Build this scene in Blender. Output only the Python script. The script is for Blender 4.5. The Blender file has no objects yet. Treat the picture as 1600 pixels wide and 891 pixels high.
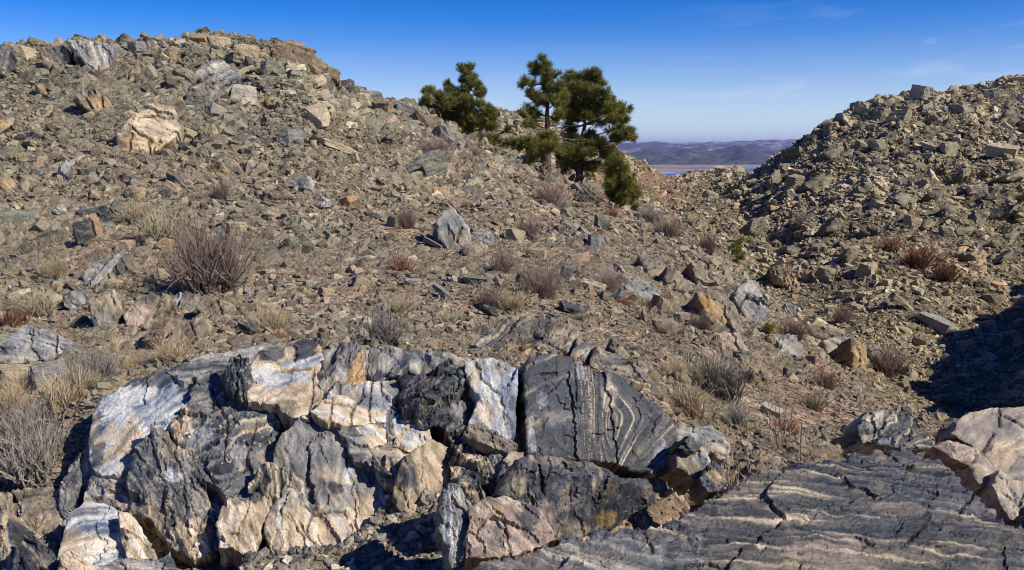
import bpy, bmesh, math, random
import numpy as np
from mathutils import Vector, Matrix, Euler
from mathutils.geometry import delaunay_2d_cdt
R = math.radians
random.seed(4)
rng = np.random.default_rng(11)
S = bpy.context.scene
col = S.collection

# ------------------------------------------------------------------ camera
F = 1385.0                      # focal length in pixels of the 1600 px wide photograph
PITCH = math.atan((445.5 - 236.0) / F)
cam = bpy.data.objects.new('camera', bpy.data.cameras.new('camera'))
col.objects.link(cam)
cam.data.sensor_width = 36.0
cam.data.lens = 36.0 * F / 1600.0
cam.data.clip_start = 0.05
cam.data.clip_end = 120000.0
cam.location = (0, 0, 0)
cam.rotation_euler = (R(90) - PITCH, 0, 0)
S.camera = cam

# ------------------------------------------------------------------ light
SUN_AZ, SUN_EL = R(116), R(38)          # clockwise from the view direction (+Y)
SKY_STRENGTH = 0.11
sun = bpy.data.objects.new('sun', bpy.data.lights.new('sun', 'SUN'))
col.objects.link(sun)
sun.data.energy = 5.0
sun.data.angle = R(0.5)
sun.data.color = (1.0, 0.97, 0.905)
SUN = Vector((math.sin(SUN_AZ) * math.cos(SUN_EL), math.cos(SUN_AZ) * math.cos(SUN_EL), math.sin(SUN_EL)))
sun.rotation_euler = SUN.to_track_quat('Z', 'Y').to_euler()
S.view_settings.view_transform = 'Standard'
S.view_settings.look = 'None'
S.view_settings.exposure = 0.3
S.view_settings.gamma = 1.0
S.cycles.filter_width = 1.0
S.cycles.max_bounces = 5
S.cycles.diffuse_bounces = 2
S.cycles.volume_bounces = 0

W = bpy.data.worlds.new('World')
S.world = W
W.use_nodes = True


def NT(tree):
    """tiny node helper: N(type, {inputs}, **props) and links by passing sockets"""
    def N(t, ins=None, **pr):
        n = tree.nodes.new(t)
        for k, v in pr.items():
            setattr(n, k, v)
        for k, v in (ins or {}).items():
            s = n.inputs[k]
            if isinstance(v, bpy.types.NodeSocket):
                tree.links.new(v, s)
            else:
                s.default_value = (*v, 1) if s.type == 'RGBA' and len(v) == 3 else v
        return n
    return N


def ramp(N, fac, stops, interp='LINEAR'):
    n = N('ShaderNodeValToRGB', {0: fac})
    e = n.color_ramp.elements
    n.color_ramp.interpolation = interp
    while len(e) < len(stops):
        e.new(0.5)
    for k, (p, c) in enumerate(stops):
        e[k].position = p
        e[k].color = (c, c, c, 1) if not hasattr(c, '__len__') else (*c, 1)
    return n.outputs[0]


def mixc(N, fac, a, b, mode='MIX'):
    n = N('ShaderNodeMix', {0: fac}, data_type='RGBA', blend_type=mode)
    for k, v in ((6, a), (7, b)):
        if isinstance(v, bpy.types.NodeSocket):
            n.id_data.links.new(v, n.inputs[k])
        else:
            n.inputs[k].default_value = (*v, 1) if len(v) == 3 else v
    return n.outputs[2]


def mth(N, op, a, b=0.0, clamp=False):
    return N('ShaderNodeMath', {0: a, 1: b}, operation=op, use_clamp=clamp).outputs[0]


wt = W.node_tree
wt.nodes.clear()
N = NT(wt)
sky = N('ShaderNodeTexSky', sky_type='NISHITA', sun_disc=False, sun_elevation=SUN_EL, sun_rotation=SUN_AZ,
        altitude=2200.0, air_density=1.0, dust_density=0.35, ozone_density=3.0)
tc = N('ShaderNodeTexCoord')
hs = N('ShaderNodeHueSaturation', {'Hue': 0.523, 'Saturation': 1.62, 'Value': 0.95, 'Color': sky.outputs[0]})
sep = N('ShaderNodeSeparateXYZ', {0: tc.outputs['Generated']})
el = sep.outputs['Z']
# thin cirrus: streaks stretched along the horizon
mp = N('ShaderNodeMapping', {'Vector': tc.outputs['Generated'], 'Scale': (3.0, 3.0, 34.0), 'Rotation': (R(3), R(-5), 0)})
n1 = N('ShaderNodeTexNoise', {'Vector': mp.outputs[0], 'Scale': 1.5, 'Detail': 7.0, 'Roughness': 0.56, 'Distortion': 0.5})
band = ramp(N, el, [(0.0, 0.8), (0.05, 0.6), (0.11, 0.22), (0.17, 0.06), (0.3, 0.0), (1.0, 0.0)])
cm = mth(N, 'MULTIPLY', ramp(N, n1.outputs[0], [(0.42, 0.0), (0.78, 0.8)]), band)
mp2 = N('ShaderNodeMapping', {'Vector': tc.outputs['Generated'], 'Scale': (1.4, 1.4, 10.0), 'Rotation': (0, R(-12), 0)})
n2 = N('ShaderNodeTexNoise', {'Vector': mp2.outputs[0], 'Scale': 2.2, 'Detail': 8.0, 'Roughness': 0.6, 'Distortion': 1.2})
cm2 = mth(N, 'MULTIPLY', ramp(N, n2.outputs[0], [(0.56, 0.0), (0.8, 0.45)]), ramp(N, el, [(0.02, 0.6), (0.1, 0.7), (0.17, 0.3), (0.24, 0.0)]))
veil = ramp(N, el, [(0.0, 0.62), (0.04, 0.40), (0.08, 0.18), (0.12, 0.05), (0.17, 0.0)])
cm2 = mth(N, 'MULTIPLY', cm2, ramp(N, sep.outputs['X'], [(0.1, 0.1), (0.42, 1.3)]))
cmask = mth(N, 'ADD', mth(N, 'ADD', mth(N, 'MULTIPLY', cm, 0.12), cm2), veil, clamp=True)
skyc = mixc(N, cmask, hs.outputs[0], (6.3, 6.9, 8.0))
bg = N('ShaderNodeBackground', {'Color': skyc, 'Strength': SKY_STRENGTH})
N('ShaderNodeOutputWorld', {'Surface': bg.outputs[0]})

# ------------------------------------------------------------------ helpers
_perm = rng.permutation(512).astype(np.int64)
_perm = np.concatenate([_perm, _perm, _perm])
_g = rng.normal(size=(512, 3))
_g /= np.linalg.norm(_g, axis=1)[:, None]


def perlin(x, y, z):
    x, y, z = np.broadcast_arrays(np.asarray(x, float), np.asarray(y, float), np.asarray(z, float))
    xi, yi, zi = np.floor(x).astype(np.int64), np.floor(y).astype(np.int64), np.floor(z).astype(np.int64)
    xf, yf, zf = x - xi, y - yi, z - zi
    u, v, w = (t * t * t * (t * (t * 6 - 15) + 10) for t in (xf, yf, zf))
    out = 0
    for dx in (0, 1):
        for dy in (0, 1):
            for dz in (0, 1):
                h = _perm[_perm[_perm[(xi + dx) & 511] + ((yi + dy) & 511)] + ((zi + dz) & 511)]
                g = _g[h]
                d = g[..., 0] * (xf - dx) + g[..., 1] * (yf - dy) + g[..., 2] * (zf - dz)
                out = out + d * (u if dx else 1 - u) * (v if dy else 1 - v) * (w if dz else 1 - w)
    return out * 1.6


def fbm(x, y, z=0.0, o=4, gain=0.5):
    t, a, f = 0, 1.0, 1.0
    for k in range(o):
        t = t + a * perlin(np.asarray(x) * f + 17.3 * k, np.asarray(y) * f - 9.1 * k, np.asarray(z) * f + 3.7 * k)
        a *= gain
        f *= 2.03
    return t


def sm(a, b, x):
    t = np.clip((np.asarray(x, float) - a) / (b - a), 0, 1)
    return t * t * (3 - 2 * t)


def lin(r, g, b, k=1.0):
    f = lambda c: (c / 255 / 12.92 if c <= 10 else ((c / 255 + 0.055) / 1.055) ** 2.4)
    return np.array((f(r), f(g), f(b))) * k


CP, SP = math.cos(PITCH), math.sin(PITCH)


def uv_ray(px, py):
    """view ray of a photo point as (x/y, z/y)"""
    a = (np.asarray(px, float) - 800) / F
    b = (445.5 - np.asarray(py, float)) / F
    d = CP + b * SP
    return a / d, (-SP + b * CP) / d


def to_px(x, y, z):
    """world to photo pixel"""
    dy = y * CP - z * SP
    up = y * SP + z * CP
    return 800 + F * x / dy, 445.5 - F * up / dy


def mesh_obj(name, v, f, mat, parent=None, colors=None, smooth=False, sharp=None):
    me = bpy.data.meshes.new(name)
    v = np.asarray(v, dtype=np.float32)
    if isinstance(f, np.ndarray):
        k = f.shape[1]
        me.vertices.add(len(v))
        me.vertices.foreach_set('co', v.ravel())
        me.loops.add(f.size)
        me.loops.foreach_set('vertex_index', f.astype(np.int32).ravel())
        me.polygons.add(len(f))
        me.polygons.foreach_set('loop_start', np.arange(0, f.size, k, dtype=np.int32))
        me.polygons.foreach_set('loop_total', np.full(len(f), k, dtype=np.int32))
        me.update(calc_edges=True)
    else:
        me.from_pydata(v.tolist(), [], f)
    if colors is not None:
        at = me.color_attributes.new('Col', 'FLOAT_COLOR', 'POINT')
        c = np.ones((len(v), 4), dtype=np.float32)
        c[:, :3] = colors
        at.data.foreach_set('color', c.ravel())
    me.polygons.foreach_set('use_smooth', np.full(len(me.polygons), smooth))
    if sharp:
        me.set_sharp_from_angle(angle=R(sharp))
    if mat:
        me.materials.append(mat)
    o = bpy.data.objects.new(name, me)
    col.objects.link(o)
    o.parent = parent
    return o


def tag(o, label=None, cat=None, group=None, kind=None):
    for k, v in (('label', label), ('category', cat), ('group', group), ('kind', kind)):
        if v:
            o[k] = v
    return o


def empty(name, loc):
    o = bpy.data.objects.new(name, None)
    o.location = loc
    o.empty_display_size = 0.2
    col.objects.link(o)
    return o


# ------------------------------------------------------------------ materials
def new_mat(name):
    m = bpy.data.materials.new(name)
    m.use_nodes = True
    m.node_tree.nodes.clear()
    return m, NT(m.node_tree)


def finish(N, color, rough, bump=None, spec=0.3, strength=0.5, dist=0.02):
    p = {'Base Color': color, 'Roughness': rough, 'Specular IOR Level': spec}
    if bump is not None:
        b = N('ShaderNodeBump', {'Height': bump, 'Strength': strength, 'Distance': dist})
        p['Normal'] = b.outputs[0]
    b = N('ShaderNodeBsdfPrincipled', p)
    N('ShaderNodeOutputMaterial', {'Surface': b.outputs[0]})


def rubble_mat(name, layers, bump_scale):
    """loose rock: per-rock tint with foliation layers, varnish and iron stain"""
    m, N = new_mat(name)
    tint = N('ShaderNodeAttribute', attribute_name='tint', attribute_type='INSTANCER').outputs['Color']
    tc = N('ShaderNodeTexCoord').outputs['Object']
    oi = N('ShaderNodeObjectInfo').outputs['Random']
    off = N('ShaderNodeVectorMath', {0: tc, 1: N('ShaderNodeCombineXYZ', {0: mth(N, 'MULTIPLY', oi, 37.0), 1: mth(N, 'MULTIPLY', oi, 11.0), 2: oi}).outputs[0]}, operation='ADD').outputs[0]
    mp = N('ShaderNodeMapping', {'Vector': off, 'Scale': (0.8, 0.8, layers)})
    a = N('ShaderNodeTexNoise', {'Vector': mp.outputs[0], 'Scale': 1.6, 'Detail': 5.0, 'Roughness': 0.62, 'Distortion': 0.6}).outputs[0]
    c = mixc(N, 1.0, tint, ramp(N, a, [(0.28, 0.58), (0.5, 1.0), (0.7, 1.28)]), 'MULTIPLY')
    b = N('ShaderNodeTexNoise', {'Vector': off, 'Scale': 2.3, 'Detail': 6.0, 'Roughness': 0.65}).outputs[0]
    c = mixc(N, ramp(N, b, [(0.5, 0.0), (0.62, 0.55)]), c, (0.33, 0.26, 0.18))
    c = mixc(N, ramp(N, b, [(0.3, 0.5), (0.42, 0.0)]), c, (0.05, 0.05, 0.048))
    g = N('ShaderNodeTexNoise', {'Vector': off, 'Scale': bump_scale, 'Detail': 4.0, 'Roughness': 0.7}).outputs[0]
    c = mixc(N, 1.0, c, ramp(N, g, [(0.3, 0.72), (0.7, 1.25)]), 'MULTIPLY')
    h = mth(N, 'ADD', mth(N, 'MULTIPLY', a, 0.8), mth(N, 'MULTIPLY', g, 0.35))
    finish(N, c, 0.85, h, 0.25, 0.55, 0.12)
    return m


M_RUB = rubble_mat('loose_rock', 5.0, 9.0)
M_BLD = rubble_mat('weathered_boulder', 7.0, 14.0)


def face_mat(name, rough, spec, fine, streak):
    """foreground bedrock: mineral colour carried by the mesh, grain and relief added here"""
    m, N = new_mat(name)
    c = N('ShaderNodeAttribute', attribute_name='Col').outputs['Color']
    tc = N('ShaderNodeTexCoord').outputs['Object']
    a = N('ShaderNodeTexNoise', {'Vector': tc, 'Scale': fine, 'Detail': 5.0, 'Roughness': 0.7}).outputs[0]
    b = N('ShaderNodeTexNoise', {'Vector': tc, 'Scale': 9.0, 'Detail': 7.0, 'Roughness': 0.62, 'Distortion': 0.4}).outputs[0]
    v = N('ShaderNodeTexVoronoi', {'Vector': tc, 'Scale': 24.0, 'Randomness': 1.0}, feature='DISTANCE_TO_EDGE').outputs[0]
    c = mixc(N, 1.0, c, ramp(N, a, [(0.25, 0.6), (0.75, 1.34)]), 'MULTIPLY')
    c = mixc(N, 1.0, c, ramp(N, b, [(0.3, 0.74), (0.72, 1.2)]), 'MULTIPLY')
    fol = N('ShaderNodeAttribute', attribute_name='fol').outputs['Vector']
    s1 = N('ShaderNodeTexNoise', {'Vector': fol, 'Scale': 1.0, 'Detail': 9.0, 'Roughness': 0.72, 'Distortion': 0.25}).outputs[0]
    s2 = N('ShaderNodeTexNoise', {'Vector': fol, 'Scale': 2.6, 'Detail': 8.0, 'Roughness': 0.75, 'Distortion': 0.5}).outputs[0]
    c = mixc(N, 1.0, c, ramp(N, s1, [(0.3, streak[0]), (0.5, 1.0), (0.7, streak[1])]), 'MULTIPLY')
    c = mixc(N, ramp(N, s2, [(0.6, 0.0), (0.7, streak[2])]), c, streak[3])
    c = mixc(N, ramp(N, s2, [(0.3, streak[4]), (0.4, 0.0)]), c, (0.03, 0.034, 0.042))
    c = mixc(N, ramp(N, b, [(0.56, 0.0), (0.68, 0.3)]), c, (0.36, 0.25, 0.14))
    h = mth(N, 'ADD', mth(N, 'ADD', mth(N, 'MULTIPLY', b, 0.8), mth(N, 'MULTIPLY', s1, 0.5)), mth(N, 'MULTIPLY', a, 0.3))
    h = mth(N, 'ADD', h, mth(N, 'MULTIPLY', ramp(N, v, [(0.0, 0.0), (0.05, 1.0)]), 0.05))
    finish(N, c, rough, h, spec, 0.6, 0.035)
    return m


M_MARBLE = face_mat('cream_marble', 0.72, 0.3, 60.0, (0.72, 1.15, 0.3, (0.62, 0.44, 0.26), 0.22))
M_GNEISS = face_mat('banded_gneiss', 0.55, 0.4, 60.0, (0.6, 1.45, 0.6, (0.46, 0.37, 0.26), 0.3))
M_BLACK = face_mat('black_amphibolite', 0.45, 0.5, 80.0, (0.55, 1.5, 0.4, (0.40, 0.33, 0.25), 0.4))


M_LEDGE = face_mat('weathered_ledge', 0.8, 0.25, 14.0, (0.68, 1.3, 0.35, (0.36, 0.29, 0.2), 0.3))


def ground_mat():
    m, N = new_mat('stony_soil')
    c = N('ShaderNodeAttribute', attribute_name='Col').outputs['Color']
    tc = N('ShaderNodeTexCoord').outputs['Object']
    geo = N('ShaderNodeNewGeometry')
    dist = N('ShaderNodeVectorMath', {0: tc}, operation='LENGTH').outputs['Value']
    out = c
    hs = None
    for sc, k, far in ((22.0, 0.5, 22.0), (6.0, 0.5, 60.0), (1.6, 0.5, 200.0)):
        v = N('ShaderNodeTexVoronoi', {'Vector': tc, 'Scale': sc, 'Randomness': 1.0})
        rv = N('ShaderNodeSeparateColor', {0: v.outputs['Color']}).outputs[0]
        out = mixc(N, k, out, mixc(N, 1.0, out, ramp(N, rv, [(0.0, 0.35), (0.5, 0.95), (0.9, 1.35), (1.0, 1.7)]), 'MULTIPLY'))
        d = mth(N, 'DIVIDE', mth(N, 'SUBTRACT', 0.6, v.outputs['Distance']), sc * 0.8)
        hs = d if hs is None else mth(N, 'ADD', hs, d)
    n = N('ShaderNodeTexNoise', {'Vector': tc, 'Scale': 3.0, 'Detail': 8.0, 'Roughness': 0.7}).outputs[0]
    out = mixc(N, 1.0, out, ramp(N, n, [(0.3, 0.7), (0.7, 1.25)]), 'MULTIPLY')
    finish(N, out, 0.95, hs, 0.1, 0.9, 0.6)
    return m


M_GROUND = ground_mat()


def vcol_mat(name, rough=0.8, spec=0.2, transl=0.0):
    m, N = new_mat(name)
    c = N('ShaderNodeAttribute', attribute_name='Col').outputs['Color']
    oi = N('ShaderNodeObjectInfo').outputs['Random']
    c = mixc(N, 1.0, c, ramp(N, oi, [(0, 0.82), (1, 1.18)]), 'MULTIPLY')
    if transl:
        a = N('ShaderNodeBsdfPrincipled', {'Base Color': c, 'Roughness': rough, 'Specular IOR Level': spec})
        b = N('ShaderNodeBsdfTranslucent', {'Color': c})
        mx = N('ShaderNodeMixShader', {0: transl, 1: a.outputs[0], 2: b.outputs[0]})
        N('ShaderNodeOutputMaterial', {'Surface': mx.outputs[0]})
    else:
        finish(N, c, rough, None, spec)
    return m


M_TWIG = vcol_mat('dry_twigs', 0.9, 0.1, 0.12)
M_NEEDLE = vcol_mat('pine_needles', 0.5, 0.35, 0.35)


def bark_mat():
    m, N = new_mat('pine_bark')
    tc = N('ShaderNodeTexCoord').outputs['Object']
    mp = N('ShaderNodeMapping', {'Vector': tc, 'Scale': (9.0, 9.0, 2.0)})
    a = N('ShaderNodeTexNoise', {'Vector': mp.outputs[0], 'Scale': 1.5, 'Detail': 6.0}).outputs[0]
    c = ramp(N, a, [(0.3, (0.03, 0.022, 0.018)), (0.55, (0.11, 0.075, 0.055)), (0.75, (0.2, 0.14, 0.1))])
    finish(N, c, 0.9, a, 0.15, 0.8, 0.05)
    return m


M_BARK = bark_mat()

# ------------------------------------------------------------------ terrain
# ridge and valley profiles along directions from the viewpoint: photo column -> (distance, photo row)
PROF = {
    -900: [(5, 905), (8, 680), (12, 520), (20, 380), (30, 230), (42, 130), (60, 190), (100, 240), (300, 300)],
    -450: [(4.6, 960), (5.6, 905), (6.5, 790), (8, 660), (10, 555), (13, 480), (18, 395), (24, 295), (30, 205), (36, 130), (40, 92), (52, 140), (80, 200), (300, 260)],
    0: [(4.6, 985), (5.6, 905), (6.5, 790), (7.5, 690), (10, 570), (13, 490), (18, 395), (24, 290), (30, 195), (35, 122), (39, 78), (48, 125), (80, 200), (300, 260)],
    100: [(4.6, 985), (5.6, 905), (6.4, 760), (7.2, 640), (9.6, 560), (13, 482), (18, 395), (24, 292), (30, 197), (35, 122), (39.5, 78), (48, 125), (80, 200), (300, 260)],
    200: [(4.6, 985), (5.6, 905), (6.4, 740), (7.1, 600), (9.6, 552), (13, 478), (18, 396), (24, 296), (30, 200), (36, 118), (40, 76), (50, 125), (80, 200), (300, 260)],
    330: [(4.6, 985), (5.6, 905), (6.45, 725), (7.2, 570), (9.7, 540), (13, 476), (18, 398), (24, 302), (30, 208), (36, 120), (41, 69), (52, 125), (80, 200), (300, 260)],
    460: [(4.6, 985), (5.6, 905), (6.5, 720), (7.3, 545), (9.8, 530), (13, 475), (18, 400), (24, 312), (30, 225), (36, 135), (42, 78), (53, 140), (80, 200), (300, 260)],
    560: [(4.6, 985), (5.6, 905), (6.5, 720), (7.3, 552), (9.8, 530), (13, 475), (18, 405), (24, 332), (31, 255), (38, 195), (44, 156), (55, 205), (80, 230), (110, 195), (300, 260)],
    640: [(4.6, 985), (5.6, 905), (6.5, 725), (7.3, 565), (9.8, 532), (13, 475), (18, 408), (24, 342), (31, 275), (39, 215), (46, 162), (57, 225), (85, 230), (110, 190), (300, 260)],
    720: [(4.6, 985), (5.6, 905), (6.5, 725), (7.3, 575), (9.8, 535), (13, 477), (18, 411), (24, 352), (31, 296), (40, 248), (50, 213), (62, 255), (88, 225), (112, 187), (150, 230), (300, 260)],
    800: [(4.6, 985), (5.6, 905), (6.5, 725), (7.3, 580), (9.8, 545), (13, 482), (18, 416), (24, 362), (31, 315), (40, 278), (50, 256), (58, 250), (70, 262), (90, 222), (113, 183), (150, 225), (300, 260)],
    900: [(4.3, 985), (5.3, 905), (6.3, 760), (7.2, 640), (8.2, 580), (10, 545), (13, 495), (18, 425), (24, 376), (31, 336), (40, 307), (50, 293), (58, 290), (75, 300), (95, 268), (113, 228), (150, 255), (300, 270)],
    1000: [(2.4, 985), (3.2, 910), (4.2, 885), (5.3, 890), (6.3, 790), (7.2, 690), (8.2, 600), (10, 565), (13, 520), (18, 450), (24, 402), (31, 366), (40, 340), (50, 328), (57, 328), (75, 333), (95, 292), (117, 256), (150, 275), (250, 290)],
    1050: [(2.4, 985), (3.2, 900), (4.2, 895), (5.3, 915), (6.3, 840), (7.2, 740), (8.2, 640), (10, 590), (13, 535), (18, 468), (24, 422), (31, 384), (40, 358), (49, 352), (60, 362), (80, 338), (105, 310), (150, 294), (200, 284), (260, 290)],
    1100: [(2.4, 985), (3.2, 890), (4.2, 830), (5.0, 870), (6.3, 845), (8.2, 695), (10, 612), (13, 550), (18, 487), (24, 443), (31, 406), (38, 386), (46, 384), (60, 402), (80, 355), (105, 325), (150, 298), (200, 273), (260, 285)],
    1150: [(2.4, 985), (3.2, 882), (4.2, 778), (5.0, 785), (6.3, 800), (8.2, 705), (10, 632), (13, 572), (18, 510), (24, 465), (31, 428), (36, 414), (44, 422), (58, 430), (75, 380), (95, 335), (125, 300), (170, 275), (200, 264), (260, 280)],
    1200: [(2.4, 985), (3.2, 880), (4.1, 778), (4.9, 732), (6, 745), (8, 705), (10, 650), (13, 592), (18, 535), (24, 492), (30, 468), (36, 472), (50, 480), (62, 440), (75, 385), (92, 320), (108, 282), (122, 262), (140, 290), (260, 300)],
    1300: [(2.4, 985), (3.2, 880), (4.1, 778), (4.9, 725), (6, 750), (8, 735), (10, 685), (13, 635), (18, 585), (23, 562), (28, 568), (36, 585), (45, 545), (55, 480), (68, 390), (85, 300), (105, 222), (121, 193), (150, 235), (260, 280)],
    1400: [(2.4, 985), (3.2, 880), (4.1, 775), (4.9, 712), (6, 750), (8, 765), (10, 715), (13, 662), (16, 628), (20, 628), (27, 660), (36, 620), (45, 540), (58, 430), (75, 330), (95, 237), (112, 178), (124, 154), (150, 195), (260, 250)],
    1500: [(2.4, 985), (3.1, 890), (4, 800), (4.5, 768), (5.5, 800), (8, 800), (10, 735), (13, 668), (15, 648), (20, 675), (28, 705), (36, 640), (46, 545), (58, 440), (75, 345), (95, 252), (115, 178), (130, 146), (160, 180), (260, 240)],
    1600: [(2.4, 985), (3.0, 895), (3.5, 845), (4.5, 880), (6, 850), (7.3, 790), (8.5, 715), (9.6, 665), (12, 672), (20, 705), (30, 735), (38, 655), (50, 540), (62, 430), (78, 342), (100, 232), (120, 163), (138, 123), (170, 160), (260, 230)],
    1690: [(2.4, 985), (3.0, 895), (4.5, 880), (6, 850), (7.3, 780), (8.5, 705), (9.6, 655), (12, 660), (20, 690), (29, 700), (36, 600), (48, 520), (62, 425), (78, 340), (100, 232), (120, 160), (138, 118), (170, 160), (260, 230)],
    1850: [(2.4, 985), (4.5, 890), (7.3, 760), (9.6, 640), (14, 620), (22, 600), (30, 500), (36, 390), (44, 385), (60, 370), (78, 330), (100, 230), (120, 160), (138, 118), (170, 160), (260, 230)],
    2050: [(2.4, 985), (4.5, 890), (7.3, 740), (9.6, 620), (14, 580), (22, 500), (30, 345), (38, 245), (46, 190), (60, 190), (78, 240), (100, 220), (138, 150), (170, 170), (260, 230)],
    2500: [(2.4, 985), (4.5, 880), (9.6, 600), (14, 520), (22, 420), (30, 300), (38, 200), (46, 160), (60, 160), (100, 160), (170, 170), (260, 230)],
    3300: [(2.4, 985), (4.5, 880), (9.6, 600), (14, 500), (22, 380), (30, 280), (38, 200), (46, 190), (60, 190), (100, 190), (170, 200), (260, 240)],
}
NU, NL = 900, 640
U0, U1 = (-1.25, 1.55)
Lg = np.linspace(math.log(1.0), math.log(2600.0), NL)
Ug = np.linspace(U0, U1, NU)


def pchip(x, y, xq):
    h = np.diff(x)
    d = np.diff(y) / h
    m = np.zeros_like(y)
    for i in range(1, len(x) - 1):
        if d[i - 1] * d[i] > 0:
            w1, w2 = 2 * h[i] + h[i - 1], h[i] + 2 * h[i - 1]
            m[i] = (w1 + w2) / (w1 / d[i - 1] + w2 / d[i])
    m[0], m[-1] = d[0], d[-1]
    k = np.clip(np.searchsorted(x, xq) - 1, 0, len(h) - 1)
    t = (xq - x[k]) / h[k]
    return (y[k] * (1 + 2 * t) * (1 - t) ** 2 + h[k] * m[k] * t * (1 - t) ** 2
            + y[k + 1] * t * t * (3 - 2 * t) + h[k] * m[k + 1] * t * t * (t - 1))


def build_heights():
    cols, tab = [], []
    for px, kn in sorted(PROF.items()):
        ys = [0.8, 1.6] + [k[0] for k in kn] + [700.0, 1300.0, 3000.0]
        ss = [-1.66 / 0.8, -1.7 / 1.6] + [float(uv_ray(px, k[1])[1]) for k in kn]
        zl = ss[-1] * kn[-1][0]
        ss += [min(zl - 25, -40) / 700.0, -130 / 1300.0, -215 / 3000.0]
        tab.append(pchip(np.log(ys), np.array(ss), Lg))
        cols.append(float(uv_ray(px, 330)[0]))
    tab = np.array(tab)
    out = np.empty((NU, NL))
    for j in range(NL):
        out[:, j] = np.interp(Ug, cols, tab[:, j])
    k = np.exp(-0.5 * (np.arange(-16, 17) / 5.0) ** 2)
    k /= k.sum()
    pad = np.pad(out, ((16, 16), (0, 0)), mode='edge')
    out = sum(k[i] * pad[i:i + NU] for i in range(33))
    return out


SG = build_heights()
YY = np.exp(Lg)[None, :].repeat(NU, 0)
XX = Ug[:, None] * YY
ZG = SG * YY
ZBASE = ZG.copy()                               # smooth form, used to seat the bedrock
_far = sm(8.5, 12, YY)
ZG = ZG + _far * (0.45 * fbm(XX / 9, YY / 9, 1.0, 4) + 0.10 * fbm(XX / 1.7, YY / 1.7, 5.0, 3)) * (0.35 + 0.65 * sm(14, 40, YY))
ZG += sm(60, 120, YY) * 1.1 * fbm(XX / 22, YY / 22, 2.0, 5) * (1 - sm(200, 600, YY))
_rg = sm(62, 74, YY) * (1 - sm(180, 260, YY))
ZG += _rg * (2.0 * (0.45 - np.abs(fbm(XX / 12, YY / 12, 21.0, 4, .6))) + 0.8 * fbm(XX / 3.5, YY / 3.5, 23.0, 3))
_lf = sm(20, 30, YY) * (1 - sm(56, 66, YY)) * sm(8, 0, XX)
ZG += _lf * (0.55 * (0.4 - np.abs(fbm(XX / 5, YY / 5, 25.0, 4, .55))) + 0.16 * fbm(XX / 1.3, YY / 1.3, 27.0, 3))
_cs = sm(.66, .76, XX / YY) * sm(20, 28, YY) * (1 - sm(52, 60, YY))
ZG += _cs * (1.3 * fbm(XX / 4.5, YY / 4.5, 71.0, 4, .6) + .35)
ZG += (1 - _far) * 0.05 * fbm(XX / 0.5, YY / 0.5, 3.0, 4)


OUTCROP = np.array([(90, 900), (95, 760), (140, 650), (200, 585), (300, 552), (480, 528), (640, 545), (810, 560), (900, 560), (1010, 580), (1070, 660), (1110, 740),
                    (1200, 725), (1350, 685), (1480, 700), (1600, 820), (1680, 900), (1680, 1300), (0, 1300)], float)


def poly_in(X, Y, P):
    c = np.zeros(np.shape(X), bool)
    for a, b in zip(P, np.roll(P, -1, 0)):
        m = (a[1] > Y) != (b[1] > Y)
        c ^= m & (X < (b[0] - a[0]) * (Y - a[1]) / (b[1] - a[1] + 1e-12) + a[0])
    return c


_px, _py = to_px(XX, YY, ZBASE)
HOLLOW = (poly_in(_px, _py, OUTCROP) & (YY < 8.0)).astype(float)
_k = np.exp(-0.5 * (np.arange(-8, 9) / 3.0) ** 2)
_k /= _k.sum()
for _ax in (0, 1):
    HOLLOW = np.apply_along_axis(lambda v: np.convolve(np.pad(v, 8, mode='edge'), _k, 'valid'), _ax, HOLLOW)
POCKET = np.array([(600, 800), (640, 770), (700, 785), (745, 900), (730, 1000), (360, 1000), (385, 880), (450, 862), (560, 858)], float)
_pk = poly_in(_px, _py, POCKET) & (YY < 8)
HOLLOW *= 1 - .65 * sm(825, 880, _py) * (_px < 820)
HOLLOW = np.where(_pk, -0.3, HOLLOW)
ZG -= HOLLOW * (0.26 + 0.16 * sm(900, 1000, _px))


def interp_grid(G, u, y):
    i = np.clip((np.asarray(u) - U0) / (U1 - U0) * (NU - 1), 0, NU - 1.001)
    j = np.clip((np.log(y) - Lg[0]) / (Lg[-1] - Lg[0]) * (NL - 1), 0, NL - 1.001)
    i0, j0 = i.astype(int), j.astype(int)
    a, b = i - i0, j - j0
    return (G[i0, j0] * (1 - a) * (1 - b) + G[i0 + 1, j0] * a * (1 - b) + G[i0, j0 + 1] * (1 - a) * b + G[i0 + 1, j0 + 1] * a * b)


def ground_z(x, y):
    return interp_grid(ZG, np.asarray(x) / np.asarray(y), y)


def hit(px, py, G=None, ymin=2.0):
    """where the view ray of a photo point meets the terrain"""
    G = ZG if G is None else G
    u, s = uv_ray(px, py)
    ys = np.exp(np.linspace(math.log(ymin), math.log(1500), 900))
    z = interp_grid(G, np.full(900, float(u)), ys)
    w = np.nonzero(z >= s * ys)[0]
    y = ys[w[0]] if len(w) else ys[-1]
    return Vector((float(u) * y, y, float(s) * y))


def is_right(x, y):
    """the hill across the valley (1) or the near hill (0)"""
    return np.clip(sm(9.5, 13, x - np.clip((y - 45) * 0.02, 0, 1)) * sm(24, 30, y) + sm(64, 72, y), 0, 1)


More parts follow.
